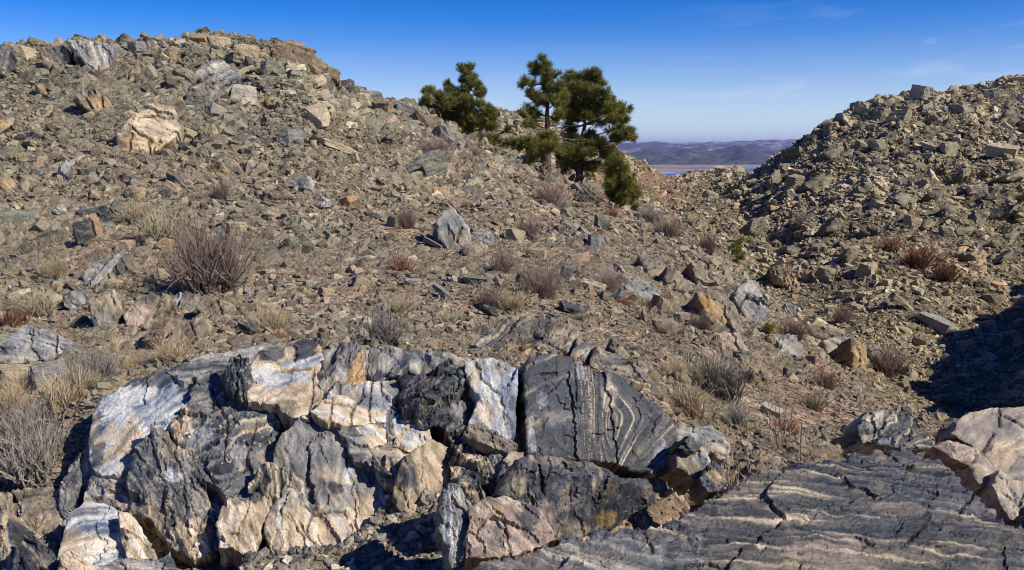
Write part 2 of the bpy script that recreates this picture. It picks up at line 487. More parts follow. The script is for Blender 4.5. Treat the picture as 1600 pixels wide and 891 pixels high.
def soil_color(x, y, z):
    px, py = to_px(x, y, z)
    tan = lin(170, 146, 122)
    pink = lin(180, 148, 126)
    grey = lin(132, 122, 102)
    olive = lin(142, 129, 104)
    red = lin(178, 130, 100)
    n = fbm(x / 5, y / 5, 7.0, 4)[:, None]
    c = tan * (1 - sm(-0.1, 0.5, n)) + pink * sm(-0.1, 0.5, n)
    up = sm(300, 160, py)[:, None]
    c = c * (1 - 0.75 * up) + grey * 0.75 * up
    r = is_right(x, y)[:, None]
    c = c * (1 - r) + olive * r
    rd = sum(np.exp(-(((px - a) / w) ** 2 + ((py - b) / h) ** 2)) for a, b, w, h in
             ((1045, 300, 60, 30), (1010, 270, 40, 20), (1440, 410, 70, 28), (1270, 575, 90, 35), (1320, 400, 60, 20), (930, 300, 60, 20)))
    m = (np.clip(rd, 0, 1) * sm(-0.5, 0.4, fbm(x / 3, y / 3, 2.5, 3)))[:, None] * 0.75
    return (c * (1 - m) + red * m) * (0.82 - 0.16 * r) * np.array((.97, .985, .93))


def grid_faces(nu, nl):
    a = (np.arange(nu - 1)[:, None] * nl + np.arange(nl - 1)[None, :]).ravel()
    return np.stack([a, a + nl, a + nl + 1, a + 1], 1)


gv = np.stack([XX.ravel(), YY.ravel(), ZG.ravel()], 1)
ground = mesh_obj('ground', gv, grid_faces(NU, NL), M_GROUND, colors=soil_color(gv[:, 0], gv[:, 1], gv[:, 2]), smooth=True)
tag(ground, kind='structure')

# ---- plain, lake and far ranges
PLAIN = -205.0


def noise_mat(name, c1, c2, c3, scale, stretch=(1, 1, 1), rough=0.95):
    m, N = new_mat(name)
    tc = N('ShaderNodeTexCoord').outputs['Object']
    mp = N('ShaderNodeMapping', {'Vector': tc, 'Scale': stretch})
    a = N('ShaderNodeTexNoise', {'Vector': mp.outputs[0], 'Scale': scale, 'Detail': 9.0, 'Roughness': 0.65}).outputs[0]
    finish(N, ramp(N, a, [(0.35, c1), (0.5, c2), (0.66, c3)]), rough, None, 0.1)
    return m


pv = [(-30000, 900, PLAIN), (30000, 900, PLAIN), (60000, 70000, PLAIN), (-60000, 70000, PLAIN)]
tag(mesh_obj('plain', pv, [(0, 1, 2, 3)], noise_mat('sagebrush_plain', (0.14, 0.105, 0.085), (0.27, 0.21, 0.17), (0.38, 0.31, 0.26), 0.0016, (0.35, 1, 1))), kind='structure')


def sheet(name, pts, z, mat):
    """flat irregular sheet on the plain given by photo outline points"""
    v = []
    for px, py in pts:
        u, s = uv_ray(px, py)
        y = z / float(s)
        v.append((float(u) * y, y, z))
    o = mesh_obj(name, v, [tuple(range(len(v)))], mat)
    return tag(o, kind='structure')


m, N = new_mat('lake_water')
finish(N, (0.03, 0.13, 0.33), 0.35, None, 0.5)
sheet('lake', [(1005, 270.5), (1040, 271.8), (1080, 270.6), (1110, 269.6), (1140, 267.6), (1165, 263.5), (1200, 262.2), (1260, 262.4), (1260, 264), (1190, 265.4), (1150, 269.0), (1112, 271.6), (1060, 274.2), (1005, 275.0)], PLAIN + 1.0, m)
m, N = new_mat('alkali_flat')
finish(N, (0.38, 0.36, 0.31), 0.9, None, 0.1)
sheet('shore', [(985, 276.2), (1040, 274.6), (1092, 274.2), (1130, 271.6), (1175, 268.2), (1200, 270), (1150, 282), (1060, 293), (985, 295)], PLAIN + 0.5, m)
sheet('shore', [(985, 268.9), (1060, 269.6), (1130, 266.6), (1200, 261.2), (1240, 261.2), (1240, 261.9), (1160, 263.1), (1105, 268.9), (1040, 271.0), (985, 270.3)], PLAIN + 0.5, m)


def far_range(name, y0, pts, depth, amp, mat, seed):
    """a mountain range with relief: crest heights follow photo points (column, row)"""
    px = np.linspace(pts[0][0], pts[-1][0], 320)
    py = np.interp(px, [p[0] for p in pts], [p[1] for p in pts])
    u, s = uv_ray(px, py)
    top = s * y0
    nd = 60
    t = np.linspace(-1, 1, nd)
    X = (u * y0)[:, None].repeat(nd, 1)
    Y = y0 + t[None, :] * depth + 0 * X
    prof = np.clip(1 - np.abs(t), 0, 1) ** 1.15
    rid = 1 - np.abs(fbm(X / amp[1], Y / amp[1] * 0.6, seed, 5)) * 1.1
    Z = PLAIN - 5 + (top - PLAIN + 5)[:, None] * prof[None, :] + (rid - 0.75) * amp[0] * np.sin(np.pi * np.clip(prof, 0, 1))[None, :]
    Z += amp[0] * 0.12 * fbm(X / amp[1] * 6, Y / amp[1] * 6, seed + 3, 3) * (prof > 0.02)
    o = mesh_obj(name, np.stack([X.ravel(), Y.ravel(), Z.ravel()], 1), grid_faces(320, nd), mat, smooth=True)
    return tag(o, kind='structure')


M_FH = noise_mat('wooded_foothill', (0.028, 0.03, 0.022), (0.06, 0.06, 0.042), (0.13, 0.115, 0.085), 0.006)
M_FM = noise_mat('far_mountain_slope', (0.05, 0.04, 0.045), (0.10, 0.08, 0.085), (0.36, 0.34, 0.35), 0.0018)
far_range('foothills', 15500, [(300, 238), (700, 240), (850, 238), (960, 236), (985, 240), (1018, 233), (1045, 240), (1075, 231), (1098, 238), (1120, 234), (1150, 226), (1175, 233), (1200, 236), (1240, 229), (1300, 236), (1500, 232), (1900, 238)], 2100, (170, 1000), M_FH, 3.0)
far_range('mountains', 27000, [(0, 226), (600, 228), (900, 226), (985, 223), (1030, 221.5), (1060, 224), (1110, 222), (1160, 220), (1200, 218.5), (1250, 218), (1330, 220), (1500, 224), (2000, 226)], 5200, (420, 2200), M_FM, 8.0)

# ------------------------------------------------------------------ rock shapes
def polytope(rs, planes, dims, power=0.75):
    """a block cut by random joint planes"""
    bm = bmesh.new()
    bmesh.ops.create_cube(bm, size=2.0)
    for k in range(planes):
        n = Vector(rs.normal(size=3)).normalized()
        if k % 3 == 0:
            n.z *= 0.25
            n.normalize()
        d = rs.uniform(0.62, 0.98) * (abs(n.x) + abs(n.y) + abs(n.z)) ** power
        r = bmesh.ops.bisect_plane(bm, geom=bm.verts[:] + bm.edges[:] + bm.faces[:], plane_co=n * d, plane_no=n, clear_outer=True)
        ed = [e for e in r['geom_cut'] if isinstance(e, bmesh.types.BMEdge)]
        if len(ed) >= 3:
            bmesh.ops.holes_fill(bm, edges=bm.edges[:], sides=0)
    bmesh.ops.remove_doubles(bm, verts=bm.verts[:], dist=0.05)
    for v in bm.verts:
        v.co = Vector((v.co.x * dims[0], v.co.y * dims[1], v.co.z * dims[2]))
    return bm


def refine(bm, L):
    bmesh.ops.triangulate(bm, faces=bm.faces[:])
    for _ in range(7):
        ed = [e for e in bm.edges if e.calc_length() > L]
        if not ed:
            break
        bmesh.ops.subdivide_edges(bm, edges=ed, cuts=1, use_grid_fill=False)
        bmesh.ops.triangulate(bm, faces=[f for f in bm.faces if len(f.verts) > 3])


def rock_mesh(name, seed, planes, dims, L, amp, layer, mat):
    rs = np.random.default_rng(seed)
    bm = polytope(rs, planes, dims)
    if L:
        refine(bm, L)
        bm.normal_update()
        v = np.array([x.co for x in bm.verts])
        n = np.array([x.normal for x in bm.verts])
        o = rs.uniform(0, 50, 3)
        wz = v[:, 2] * layer + 0.8 * perlin(v[:, 0] * 1.1 + o[0], v[:, 1] * 1.1, o[2])
        st = perlin(wz, v[:, 0] * 0.5 + o[1], v[:, 1] * 0.5)
        st = np.sign(st) * np.abs(st) ** 0.6
        d = amp * (0.32 * st + 0.7 * fbm(v[:, 0] * 2.2 + o[0], v[:, 1] * 2.2 + o[1], v[:, 2] * 2.2 + o[2], 4, 0.55))
        v = v + n * d[:, None]
        for k, x in enumerate(bm.verts):
            x.co = v[k]
    me = bpy.data.meshes.new(name)
    bm.to_mesh(me)
    bm.free()
    me.polygons.foreach_set('use_smooth', np.zeros(len(me.polygons), dtype=bool))
    me.materials.append(mat)
    return me


# palettes (albedo)
PAL_L = np.array([lin(146, 134, 112), lin(120, 114, 100), lin(94, 92, 84), lin(70, 71, 70), lin(172, 152, 124), lin(160, 140, 118),
                  lin(178, 146, 120), lin(204, 190, 162), lin(132, 130, 124), lin(112, 103, 84), lin(172, 136, 98)]) * 0.80 * np.array((.95, 1.0, .92))
W_L = np.array([16, 15, 12, 7, 11, 10, 5, 5, 8, 10, 1.5])
PAL_R = np.array([lin(154, 142, 116), lin(138, 127, 103), lin(120, 112, 92), lin(170, 154, 124), lin(98, 92, 78), lin(176, 140, 108), lin(176, 162, 134)]) * np.array((1.24, 1.19, 1.08))
W_R = np.array([20, 18, 14, 12, 7, 4, 5])


def pick_tint(rs, right, n=1):
    P, w = (PAL_R, W_R) if right else (PAL_L, W_L)
    k = rs.choice(len(P), size=n, p=w / w.sum())
    c = (P[k] * .84 + P[:7].mean(0) * .16) * rs.uniform(0.62, 1.34, (n, 1)) * rs.uniform(0.94, 1.06, (n, 3))
    return c, k


SOIL = [(650, 410, 110, 40), (560, 480, 90, 30), (800, 325, 110, 30), (940, 515, 60, 55), (980, 385, 60, 30), (1180, 640, 160, 45), (1330, 620, 120, 35),
        (870, 500, 40, 20), (230, 355, 45, 35), (500, 330, 40, 30), (1010, 290, 60, 40), (1060, 620, 90, 40), (1110, 330, 60, 20), (1560, 350, 60, 30), (1200, 380, 40, 20)]


def scatter(name, protos, count, amin, amax, power, seed, lift, near=None, pocket=False, upright=False, rocky=0):
    """loose stones over the slopes, larger ones where they lie farther, one countless mass"""
    rs = np.random.default_rng(seed)
    dx = np.gradient(XX, axis=0), np.gradient(XX, axis=1)
    dy = np.gradient(YY, axis=0), np.gradient(YY, axis=1)
    dz = np.gradient(ZG, axis=0), np.gradient(ZG, axis=1)
    nx = dy[0] * dz[1] - dz[0] * dy[1]
    ny = dz[0] * dx[1] - dx[0] * dz[1]
    nz = dx[0] * dy[1] - dy[0] * dx[1]
    A = np.sqrt(nx * nx + ny * ny + nz * nz)
    D2 = XX ** 2 + YY ** 2 + ZG ** 2
    D = np.sqrt(D2)
    facing = -(nx * XX + ny * YY + nz * ZG) / (A * D)
    w = np.maximum(facing, 0.12) * A / D2
    w *= (YY > 5.0) & (YY < 330) & (np.abs(Ug[:, None]) < 0.68)
    if near:
        w *= (YY > near[0]) & (YY < near[1])
    px, py = to_px(XX, YY, ZG)
    sl = sum(np.exp(-(((px - a) / b) ** 2 + ((py - c) / d) ** 2)) for a, c, b, d in SOIL)
    sl = np.clip(sl + 0.5 * sm(0.1, 0.6, fbm(XX / 4, YY / 4, 9.0, 3)), 0, 1) * (1 - sm(120, 160, YY) * 0.5)
    w *= 1 - 0.42 * sl
    if rocky < 0:
        w *= sm(4, -3, XX - YY * .06) * (0.15 + sm(-.25, .3, fbm(XX / 8, YY / 8, 41.0, 3)))
    if rocky > 0:
        w *= 0.25 + sm(-.2, .35, fbm(XX / 16, YY / 16, 43.0, 3))
    if pocket:
        w = _pk * A / D2 * (YY > 4.2)
        sl = sl * 0
    w *= 1 if pocket else 1 - 0.9 * np.clip(HOLLOW * 1.4 - 0.2, 0, 1)
    p = (w / w.sum()).ravel()
    c = rs.choice(p.size, size=count, p=p)
    i, j = np.unravel_index(c, w.shape)
    u = Ug[i] + rs.uniform(-0.5, 0.5, count) * (U1 - U0) / NU
    y = np.exp(Lg[j] + rs.uniform(-0.5, 0.5, count) * (Lg[1] - Lg[0]))
    x = u * y
    z = interp_grid(ZG, u, y)
    t = rs.uniform(0, 1, count)
    e = 1 - power
    a = (amin ** e + t * (amax ** e - amin ** e)) ** (1 / e)
    a *= 1 - 0.22 * sl[i, j]
    a *= 0.75 + 0.5 * np.clip(0.5 + fbm(x / 6, y / 6, 4.0, 3), 0, 1)
    right = is_right(x, y) > 0.5
    s = a * np.sqrt(x * x + y * y + z * z) / F * np.where(right, 0.44, 0.6)
    tint = np.where(right[:, None], pick_tint(rs, True, count)[0], pick_tint(rs, False, count)[0])
    patch = fbm(x / 7, y / 7, 12.0, 3)[:, None]
    tint = tint * (1 + 0.45 * np.clip(patch, -0.8, 0.8))
    sc = soil_color(x, y, z)
    tint = tint * 0.8 + sc * 0.28 if not pocket else np.array([lin(204, 188, 162), lin(84, 86, 90), lin(150, 140, 124), lin(122, 118, 112)])[rs.choice(4, count, p=[.25, .25, .3, .2])] * rs.uniform(.7, 1.2, (count, 1))
    if upright:
        s *= 1.6
    me = bpy.data.meshes.new(name)
    me.vertices.add(count)
    me.vertices.foreach_set('co', np.stack([x, y, z + s * lift], 1).astype(np.float32).ravel())
    bed = (sm(-.1, .35, fbm(x / 11, y / 11, 31.0, 2)) * (x < 6) * (y > 16)) > .5     # rubble still lying in its bedding
    rot = np.stack([np.where(bed, rs.normal(.5, 0.22, count), rs.normal(0, 0.45, count)), np.where(bed, rs.normal(-.5, 0.22, count), rs.normal(-0.1, 0.45, count)),
                    np.where(bed, rs.normal(.2, .3, count), rs.uniform(0, 6.283, count))], 1)
    if upright:
        rot[:, :2] *= .25
    scl = s[:, None] * np.stack([rs.uniform(0.75, 1.35, count), rs.uniform(0.75, 1.2, count), rs.uniform(0.6, 1.15, count)], 1)
    for nm, ty, arr, fld in (('rot', 'FLOAT_VECTOR', rot, 'vector'), ('scl', 'FLOAT_VECTOR', scl, 'vector'),
                             ('tint', 'FLOAT_COLOR', np.concatenate([tint, np.ones((count, 1))], 1), 'color'),
                             ('pick', 'INT', rs.integers(0, len(protos), count), 'value')):
        at = me.attributes.new(nm, ty, 'POINT')
        at.data.foreach_set(fld, np.ascontiguousarray(arr, dtype=np.int32 if ty == 'INT' else np.float32).ravel())
    o = bpy.data.objects.new(name, me)
    col.objects.link(o)
    pc = bpy.data.collections.new(name + '_shapes')
    for k, pm in enumerate(protos):
        po = bpy.data.objects.new('stone_shape_%02d' % k, pm)
        pc.objects.link(po)
    g = bpy.data.node_groups.new('scatter_' + name, 'GeometryNodeTree')
    g.interface.new_socket('Geometry', in_out='INPUT', socket_type='NodeSocketGeometry')
    g.interface.new_socket('Geometry', in_out='OUTPUT', socket_type='NodeSocketGeometry')
    N = NT(g)
    gi = N('NodeGroupInput')
    ci = N('GeometryNodeCollectionInfo', {'Separate Children': True, 'Reset Children': True})
    ci.inputs['Collection'].default_value = pc
    at = lambda n, t: [q for q in N('GeometryNodeInputNamedAttribute', {'Name': n}, data_type=t).outputs if q.enabled and q.name == 'Attribute'][0]
    ip = N('GeometryNodeInstanceOnPoints', {'Points': gi.outputs[0], 'Instance': ci.outputs[0], 'Pick Instance': True,
                                            'Instance Index': at('pick', 'INT'), 'Rotation': at('rot', 'FLOAT_VECTOR'), 'Scale': at('scl', 'FLOAT_VECTOR')})
    go = N('NodeGroupOutput')
    g.links.new(ip.outputs[0], go.inputs[0])
    md = o.modifiers.new('scatter', 'NODES')
    md.node_group = g
    return tag(o, kind='stuff')


small = [rock_mesh('stone', 100 + k, 9 + k % 6, (1.0, 0.42 + 0.45 * ((k * 7) % 10) / 10, 0.22 + 0.45 * ((k * 3) % 10) / 10), None, 0, 3, M_RUB) for k in range(18)]
medium = [rock_mesh('stone', 200 + k, 12 + k % 6, (1.0, 0.48 + 0.42 * ((k * 7) % 10) / 10, 0.24 + 0.48 * ((k * 3) % 10) / 10), 0.34, 0.10, 5, M_RUB) for k in range(16)]
scatter('gravel', small, 280000, 2.0, 7.5, 2.0, 1, 0.02)
scatter('rubble', medium, 62000, 5.5, 20.0, 2.5, 2, 0.08)
blocky = [rock_mesh('stone', 260 + k, 12 + k % 6, (1.0, 0.5 + 0.4 * ((k * 7) % 10) / 10, 0.26 + 0.5 * ((k * 3) % 10) / 10), 0.22, 0.09, 5 + k % 4, M_RUB) for k in range(14)]
scatter('talus', blocky, 2600, 9.0, 26.0, 2.6, 12, -0.1, near=(19, 58), rocky=-1)
scatter('talus', blocky, 1700, 8.0, 20.0, 2.6, 13, -0.1, near=(58, 200), rocky=1)
scatter('rock_chips', medium, 2600, 5.0, 26.0, 1.9, 3, 0.08, pocket=True)

# ------------------------------------------------------------------ foreground bedrock
ZOOM = {'A': (0, 520, 2.4025), 'B': (360, 500, 3.4265), 'C': (660, 480, 3.4265), 'D': (360, 680, 4.222),
        'E': (680, 680, 3.8095), 'F': (1000, 540, 4.0), 'G': (1240, 600, 3.061), 'P': (0, 0, 1.0)}


def zp(k, pts):
    ox, oy, s = ZOOM[k]
    return np.array([(ox + p[0] / s, oy + p[1] / s) for p in pts], float)


STOPS = {
    'dark': [(0, (40, 44, 50)), (.3, (66, 69, 74)), (.55, (96, 96, 94)), (.78, (140, 131, 116)), (1, (186, 168, 138))],
    'black': [(0, (34, 37, 44)), (.5, (58, 60, 67)), (.8, (86, 84, 84)), (1, (150, 134, 112))],
    'grey': [(0, (82, 84, 88)), (.35, (124, 122, 118)), (.7, (162, 154, 140)), (1, (204, 190, 166))],
    'cream': [(0, (138, 124, 102)), (.3, (186, 162, 130)), (.65, (212, 190, 160)), (1, (226, 214, 194))],
    'white': [(0, (98, 106, 118)), (.28, (150, 156, 164)), (.6, (202, 198, 188)), (1, (226, 214, 194))],
    'brown': [(0, (78, 72, 64)), (.4, (124, 112, 94)), (.75, (158, 140, 114)), (1, (190, 168, 132))],
    'pink': [(0, (122, 104, 92)), (.5, (166, 142, 124)), (1, (198, 178, 156))],
    'ochre': [(0, (140, 108, 68)), (.5, (190, 152, 100)), (1, (208, 182, 138))],
    'olive': [(0, (74, 70, 58)), (.4, (116, 107, 86)), (.75, (146, 133, 106)), (1, (172, 154, 122))],
    'violet': [(0, (108, 100, 96)), (.4, (146, 132, 118)), (.75, (172, 150, 122)), (1, (190, 172, 148))],
    'swirl': [(0, (36, 38, 43)), (.34, (58, 59, 62)), (.44, (108, 101, 90)), (.52, (58, 58, 60)), (.68, (88, 84, 78)), (.84, (150, 134, 110)), (1, (196, 176, 144))],
}


def grad(name, t):
    st = STOPS[name]
    xs = [a for a, _ in st]
    cs = np.array([lin(*c) for _, c in st])
    return np.stack([np.interp(t, xs, cs[:, k]) for k in range(3)], 1)


def seg_dist(X, Y, a, b):
    dx, dy = b[0] - a[0], b[1] - a[1]
    t = np.clip(((X - a[0]) * dx + (Y - a[1]) * dy) / (dx * dx + dy * dy + 1e-9), 0, 1)
    return np.hypot(X - a[0] - t * dx, Y - a[1] - t * dy)


def inside(X, Y, P):
    c = np.zeros(X.shape, bool)
    for a, b in zip(P, np.roll(P, -1, 0)):
        m = (a[1] > Y) != (b[1] > Y)
        c ^= m & (X < (b[0] - a[0]) * (Y - a[1]) / (b[1] - a[1] + 1e-12) + a[0])
    return c


SLAB_SEED = [40]


def slab(name, label, cat, zone, pts, stops, off=0.16, yaw=12, up=45, thick=0.36, ang=30, wl=9.0, warp=1.0, mixs=(), cracks=(),
         relief=1.0, facets=5, mat=None, pitch=2.2, creases=(), tfun=None, veins=0.0, group=None, dist=None, jag=2.2, strata=1.0, depthref=None, grow=2.5, joints=.5, vg=.55, voff=0.0):
    """a joint-bounded block of bedrock: outline on its own tilted plane, real thickness, faceted, layered and cracked face"""
    SLAB_SEED[0] += 1
    sd = SLAB_SEED[0]
    rs = np.random.default_rng(sd)
    if dist is None:
        up = 53 + (up - 42) * .5
        yaw = yaw * .6 + 4
        off *= .55
    P = zp(zone, pts)
    _c = P.mean(0)
    _r = np.hypot(*(P - _c).T)[:, None]
    P = _c + (P - _c) * (1 + grow / np.maximum(_r, 8))
    ox, oy, zs = ZOOM[zone]
    # outline resampled and broken up
    Q = []
    for a, b in zip(P, np.roll(P, -1, 0)):
        n = max(1, int(np.hypot(*(b - a)) / (pitch * 1.25)))
        for k in range(n):
            Q.append(a + (b - a) * k / n)
    Q = np.array(Q)
    jx = fbm(Q[:, 0] / 22, Q[:, 1] / 22, sd * 1.7, 4, 0.6)
    jy = fbm(Q[:, 0] / 22, Q[:, 1] / 22, sd * 1.7 + 40, 4, 0.6)
    Q = Q + jag * 1.5 * np.stack([jx, jy], 1)
    x0, y0 = Q.min(0)
    x1, y1 = Q.max(0)
    gx, gy = np.meshgrid(np.arange(x0, x1, pitch), np.arange(y0, y1, pitch))
    X = (gx + rs.uniform(-.32, .32, gx.shape) * pitch).ravel()
    Y = (gy + rs.uniform(-.32, .32, gy.shape) * pitch).ravel()
    k = inside(X, Y, Q)
    X, Y = X[k], Y[k]
    d = np.full(X.shape, 1e9)
    for a, b in zip(Q, np.roll(Q, -1, 0)):
        d = np.minimum(d, seg_dist(X, Y, a, b))
    k = d > pitch * 0.6
    X, Y, d = X[k], Y[k], d[k]
    nb = len(Q)
    X = np.concatenate([Q[:, 0], X])
    Y = np.concatenate([Q[:, 1], Y])
    d = np.concatenate([np.zeros(nb), d])
    pts2 = [Vector((float(a), float(b))) for a, b in zip(X, Y)]
    vo, _, fo, orig, _, _ = delaunay_2d_cdt(pts2, [(i, (i + 1) % nb) for i in range(nb)], [], 1, 1e-4)
    if len(vo) != len(pts2):
        src = [o[0] if o else 0 for o in orig]
        X = np.array([v.x for v in vo]); Y = np.array([v.y for v in vo])
        d = d[src]
    cx, cy = P.mean(0)
    yc = dist or hit(*(depthref or (cx, cy)), ZBASE, 2.2).y
    u, s = uv_ray(cx, cy)
    P0 = np.array((float(u), 1.0, float(s))) * (yc - off)
    n = np.array((math.sin(R(yaw)) * math.cos(R(up)), -math.cos(R(yaw)) * math.cos(R(up)), math.sin(R(up))))
    U, Sv = uv_ray(X, Y)
    Dr = np.stack([U, np.ones_like(U), Sv], 1)
    T = (P0 @ n) / (Dr @ n)
    V = Dr * T[:, None]
    mpp = yc / F
    w = max(x1 - x0, y1 - y0)
    # relief along the face normal, in pixels then metres
    qx, qy = (X - cx) / w, (Y - cy) / w
    h = np.zeros_like(X)
    if facets:
        hf = np.full(X.shape, 1e9)
        for _ in range(facets):
            g = rs.normal(0, 0.55, 2)
            hf = np.minimum(hf, g[0] * qx + g[1] * qy + abs(rs.normal(0, 0.10)))
        h += np.maximum(hf, -0.35) * w * 0.19 * relief
    # blocky steps
    K = max(4, int(w / 22))
    sx, sy = rs.uniform(x0, x1, K), rs.uniform(y0, y1, K)
    sh = rs.normal(0, 1, K)
    tilt = rs.normal(0, 0.16, (K, 2))
    wx = X + 6 * fbm(X / 26, Y / 26, sd, 3)
    wy = Y + 6 * fbm(X / 26, Y / 26, sd + 9, 3)
    ca, sa = math.cos(R(ang)), math.sin(R(ang))
    e1, e2 = wx * ca + wy * sa, (-wx * sa + wy * ca) * 1.9
    dd = (e1[:, None] - (sx * ca + sy * sa)[None, :]) ** 2 + (e2[:, None] - ((-sx * sa + sy * ca) * 1.9)[None, :]) ** 2
    two = np.argpartition(dd, 1, axis=1)[:, :2]
    ddt = np.take_along_axis(dd, two, 1)
    sw = ddt[:, 0] > ddt[:, 1]
    near = np.where(sw, two[:, 1], two[:, 0])
    nxt = np.where(sw, two[:, 0], two[:, 1])
    gap = np.abs(np.sqrt(ddt[:, 0]) - np.sqrt(ddt[:, 1]))
    keep = _perm[(_perm[np.minimum(near, nxt) & 511] + np.maximum(near, nxt) * 3 + sd) & 511] < 190
    joint = np.exp(-(gap / 1.2) ** 2) * keep * joints
    h += relief * (1.1 * sh[near] + 0.6 * (tilt[near, 0] * (X - sx[near]) + tilt[near, 1] * (Y - sy[near])))
    # broken chips: small flat facets, each leaning its own way
    for cell, amp_ in ((34.0, 0.17), (15.0, .16), (6.5, 0.21)):
        f1, f2 = (e1 + 5 * fbm(X / 10, Y / 10, sd + 3, 2)) / (cell * 1.5), e2 / (cell * 1.5)
        i0, j0 = np.floor(f1).astype(int), np.floor(f2).astype(int)
        best = np.full(X.shape, 1e9)
        hc = np.zeros_like(X)
        for di in (-1, 0, 1):
            for dj in (-1, 0, 1):
                ii, jj = i0 + di, j0 + dj
                hsh = _perm[(_perm[(ii * 7 + sd) & 511] + jj * 13) & 511]
                gx_, gy_, gz_ = _g[hsh, 0], _g[hsh, 1], _g[hsh, 2]
                ux, uy = f1 - ii - 0.5 - gx_ * 0.5, f2 - jj - 0.5 - gy_ * 0.5
                q_ = ux * ux + uy * uy
                m_ = q_ < best
                best = np.where(m_, q_, best)
                hc = np.where(m_, (gz_ * ux + gx_ * uy * 0.9 + gy_ * 0.35) * cell, hc)
        h += relief * amp_ * hc
    # layering along the foliation direction
    al, ac = X * ca + Y * sa, -X * sa + Y * ca
    wp = warp * fbm(X / 70, Y / 70, sd + 20, 3) * 1.5 + 0.25 * fbm(X / 18, Y / 18, sd + 23, 3)
    t = (tfun(X, Y) if tfun else ac) / wl + wp
    b1 = perlin(t, al / 160, sd + 1.5) + 0.6 * perlin(t * 2.7, al / 110, sd + 5.5) + (0.4 if wl > 11 else .12) * perlin(t * 6.5, al / 80, sd + 7.5)
    h += relief * strata * 0.8 * np.sign(b1) * np.abs(b1) ** 0.7
    h += relief * (0.55 * fbm(X / 30, Y / 30, sd + 31, 5, 0.6) + 0.3 * np.abs(fbm(X / 6, Y / 6, sd + 41, 3)))
    h -= 2.4 * joint
    for (ax, ay), (bx, by), sl in creases:
        a, b = zp(zone, [(ax, ay)])[0], zp(zone, [(bx, by)])[0]
        nn = np.array((b[1] - a[1], -(b[0] - a[0])))
        nn /= np.hypot(*nn)
        h -= sl * np.maximum(0, (X - a[0]) * nn[0] + (Y - a[1]) * nn[1] + 4 * fbm(X / 25, Y / 25, sd + 61, 3))
    crk = np.zeros_like(X)
    for line in cracks:
        L = zp(zone, line)
        dc = np.full(X.shape, 1e9)
        wxx, wyy = X + 2.5 * fbm(X / 12, Y / 12, sd + 71, 2), Y + 2.5 * fbm(X / 12, Y / 12, sd + 81, 2)
        for a, b in zip(L[:-1], L[1:]):
            dc = np.minimum(dc, seg_dist(wxx, wyy, a, b))
        crk = np.maximum(crk, np.exp(-(dc / 1.7) ** 2))
    h -= 4.5 * crk
    bw = 2.2 + 2.0 * fbm(X / 14, Y / 14, sd + 13, 3)
    bw = np.clip(bw, 1.0, 8.0)
    h -= bw * 0.8 * np.clip(1 - d / bw, 0, 1) ** 1.5
    V = V + n[None, :] * (h * mpp)[:, None]
    # mineral colour
    v = np.clip(0.47 + (.85 if stops == 'swirl' else vg) * b1 + voff + (.12 if stops == 'swirl' else .34) * fbm(X / 40, Y / 40, sd + 91, 5, .6), 0, 1)
    C = grad(stops, v)
    for mx in mixs:
        (bx, by, rx, ry), st, k = mx[:3]
        c = zp(zone, [(bx, by)])[0]
        q = np.hypot((X - c[0]) / (rx / zs), (Y - c[1]) / (ry / zs)) + 0.5 * fbm(al / 60, ac / 16, sd + 101 + len(st), 5, 0.62) + 0.3 * fbm(X / 22, Y / 22, sd + 107, 4, .6) + 0.3 * b1
        mk = (sm(1.12, 0.82, q) * k)[:, None]
        C = C * (1 - mk) + grad(st, np.clip(v * 0.9 + 0.05, 0, 1)) * mk
    if veins:
        r = np.abs(fbm(X / 30, Y / 30, sd + 111, 4))
        mk = (sm(0.045, 0.012, r) * veins)[:, None]
        C = C * (1 - mk) + lin(205, 190, 165) * mk
    st = np.clip(joint * .8 + np.exp(-(gap / 4) ** 2) * keep * joints * .3, 0, 1)[:, None]
    C = C * (1 - st) + lin(96, 74, 52) * st
    ck = np.clip(crk * 0.8, 0, 1)[:, None]
    C = C * (1 - ck) + lin(70, 56, 42) * ck
    C = C * 0.93
    # sides and back
    tris = [tuple(f) for f in fo]
    nv = len(V)
    ctr = V[:nb].mean(0)
    rings, rcol = [V], [C]
    for q_, sh_ in ((.12, 1.0), (.3, 1.0), (.5, .99), (.72, .975), (1.0, .95)):
        s_ = q_ * thick
        nz = np.stack([fbm(Q[:, 0] / 9 + s_ * 9, Q[:, 1] / 9, sd + k_ + s_ * 14, 3, .6) for k_ in (0, 30, 60)], 1)
        rings.append(ctr + (V[:nb] - ctr) * sh_ - n * s_ + nz * min(.02, thick * .07) * (yc / 6))
        rcol.append(C[:nb] * (0.9 + 0.25 * fbm(Q[:, 0] / 30, Q[:, 1] / 30, sd + s_ * 25, 3)[:, None]))
    VV = np.concatenate(rings + [(ctr - n * thick * 1.05)[None]])
    CC = np.clip(np.concatenate(rcol + [C[:nb].mean(0)[None]]), .01, .95)
    for i in range(nb):
        j = (i + 1) % nb
        tris.append((j, i, nv + i, nv + j))
        for k_ in range(4):
            o_ = nv + k_ * nb
            tris.append((o_ + j, o_ + i, o_ + nb + i, o_ + nb + j))
        tris.append((nv + 4 * nb + j, nv + 4 * nb + i, nv + 5 * nb))
    # make the winding face out along n
    a, b, c = (VV[k] for k in tris[0][:3])
    if np.dot(np.cross(b - a, c - a), n) < 0:
        nf = len(fo)
        tris = [tuple(reversed(f)) for f in tris[:nf]] + tris[nf:]
    o = mesh_obj(name, VV, tris, mat or M_GNEISS, colors=CC, smooth=True, sharp=38)
    bmx = bmesh.new()
    bmx.from_mesh(o.data)
    bmesh.ops.recalc_face_normals(bmx, faces=bmx.faces[:])
    bmx.to_mesh(o.data)
    bmx.free()
    fo_ = o.data.attributes.new('fol', 'FLOAT_VECTOR', 'POINT')
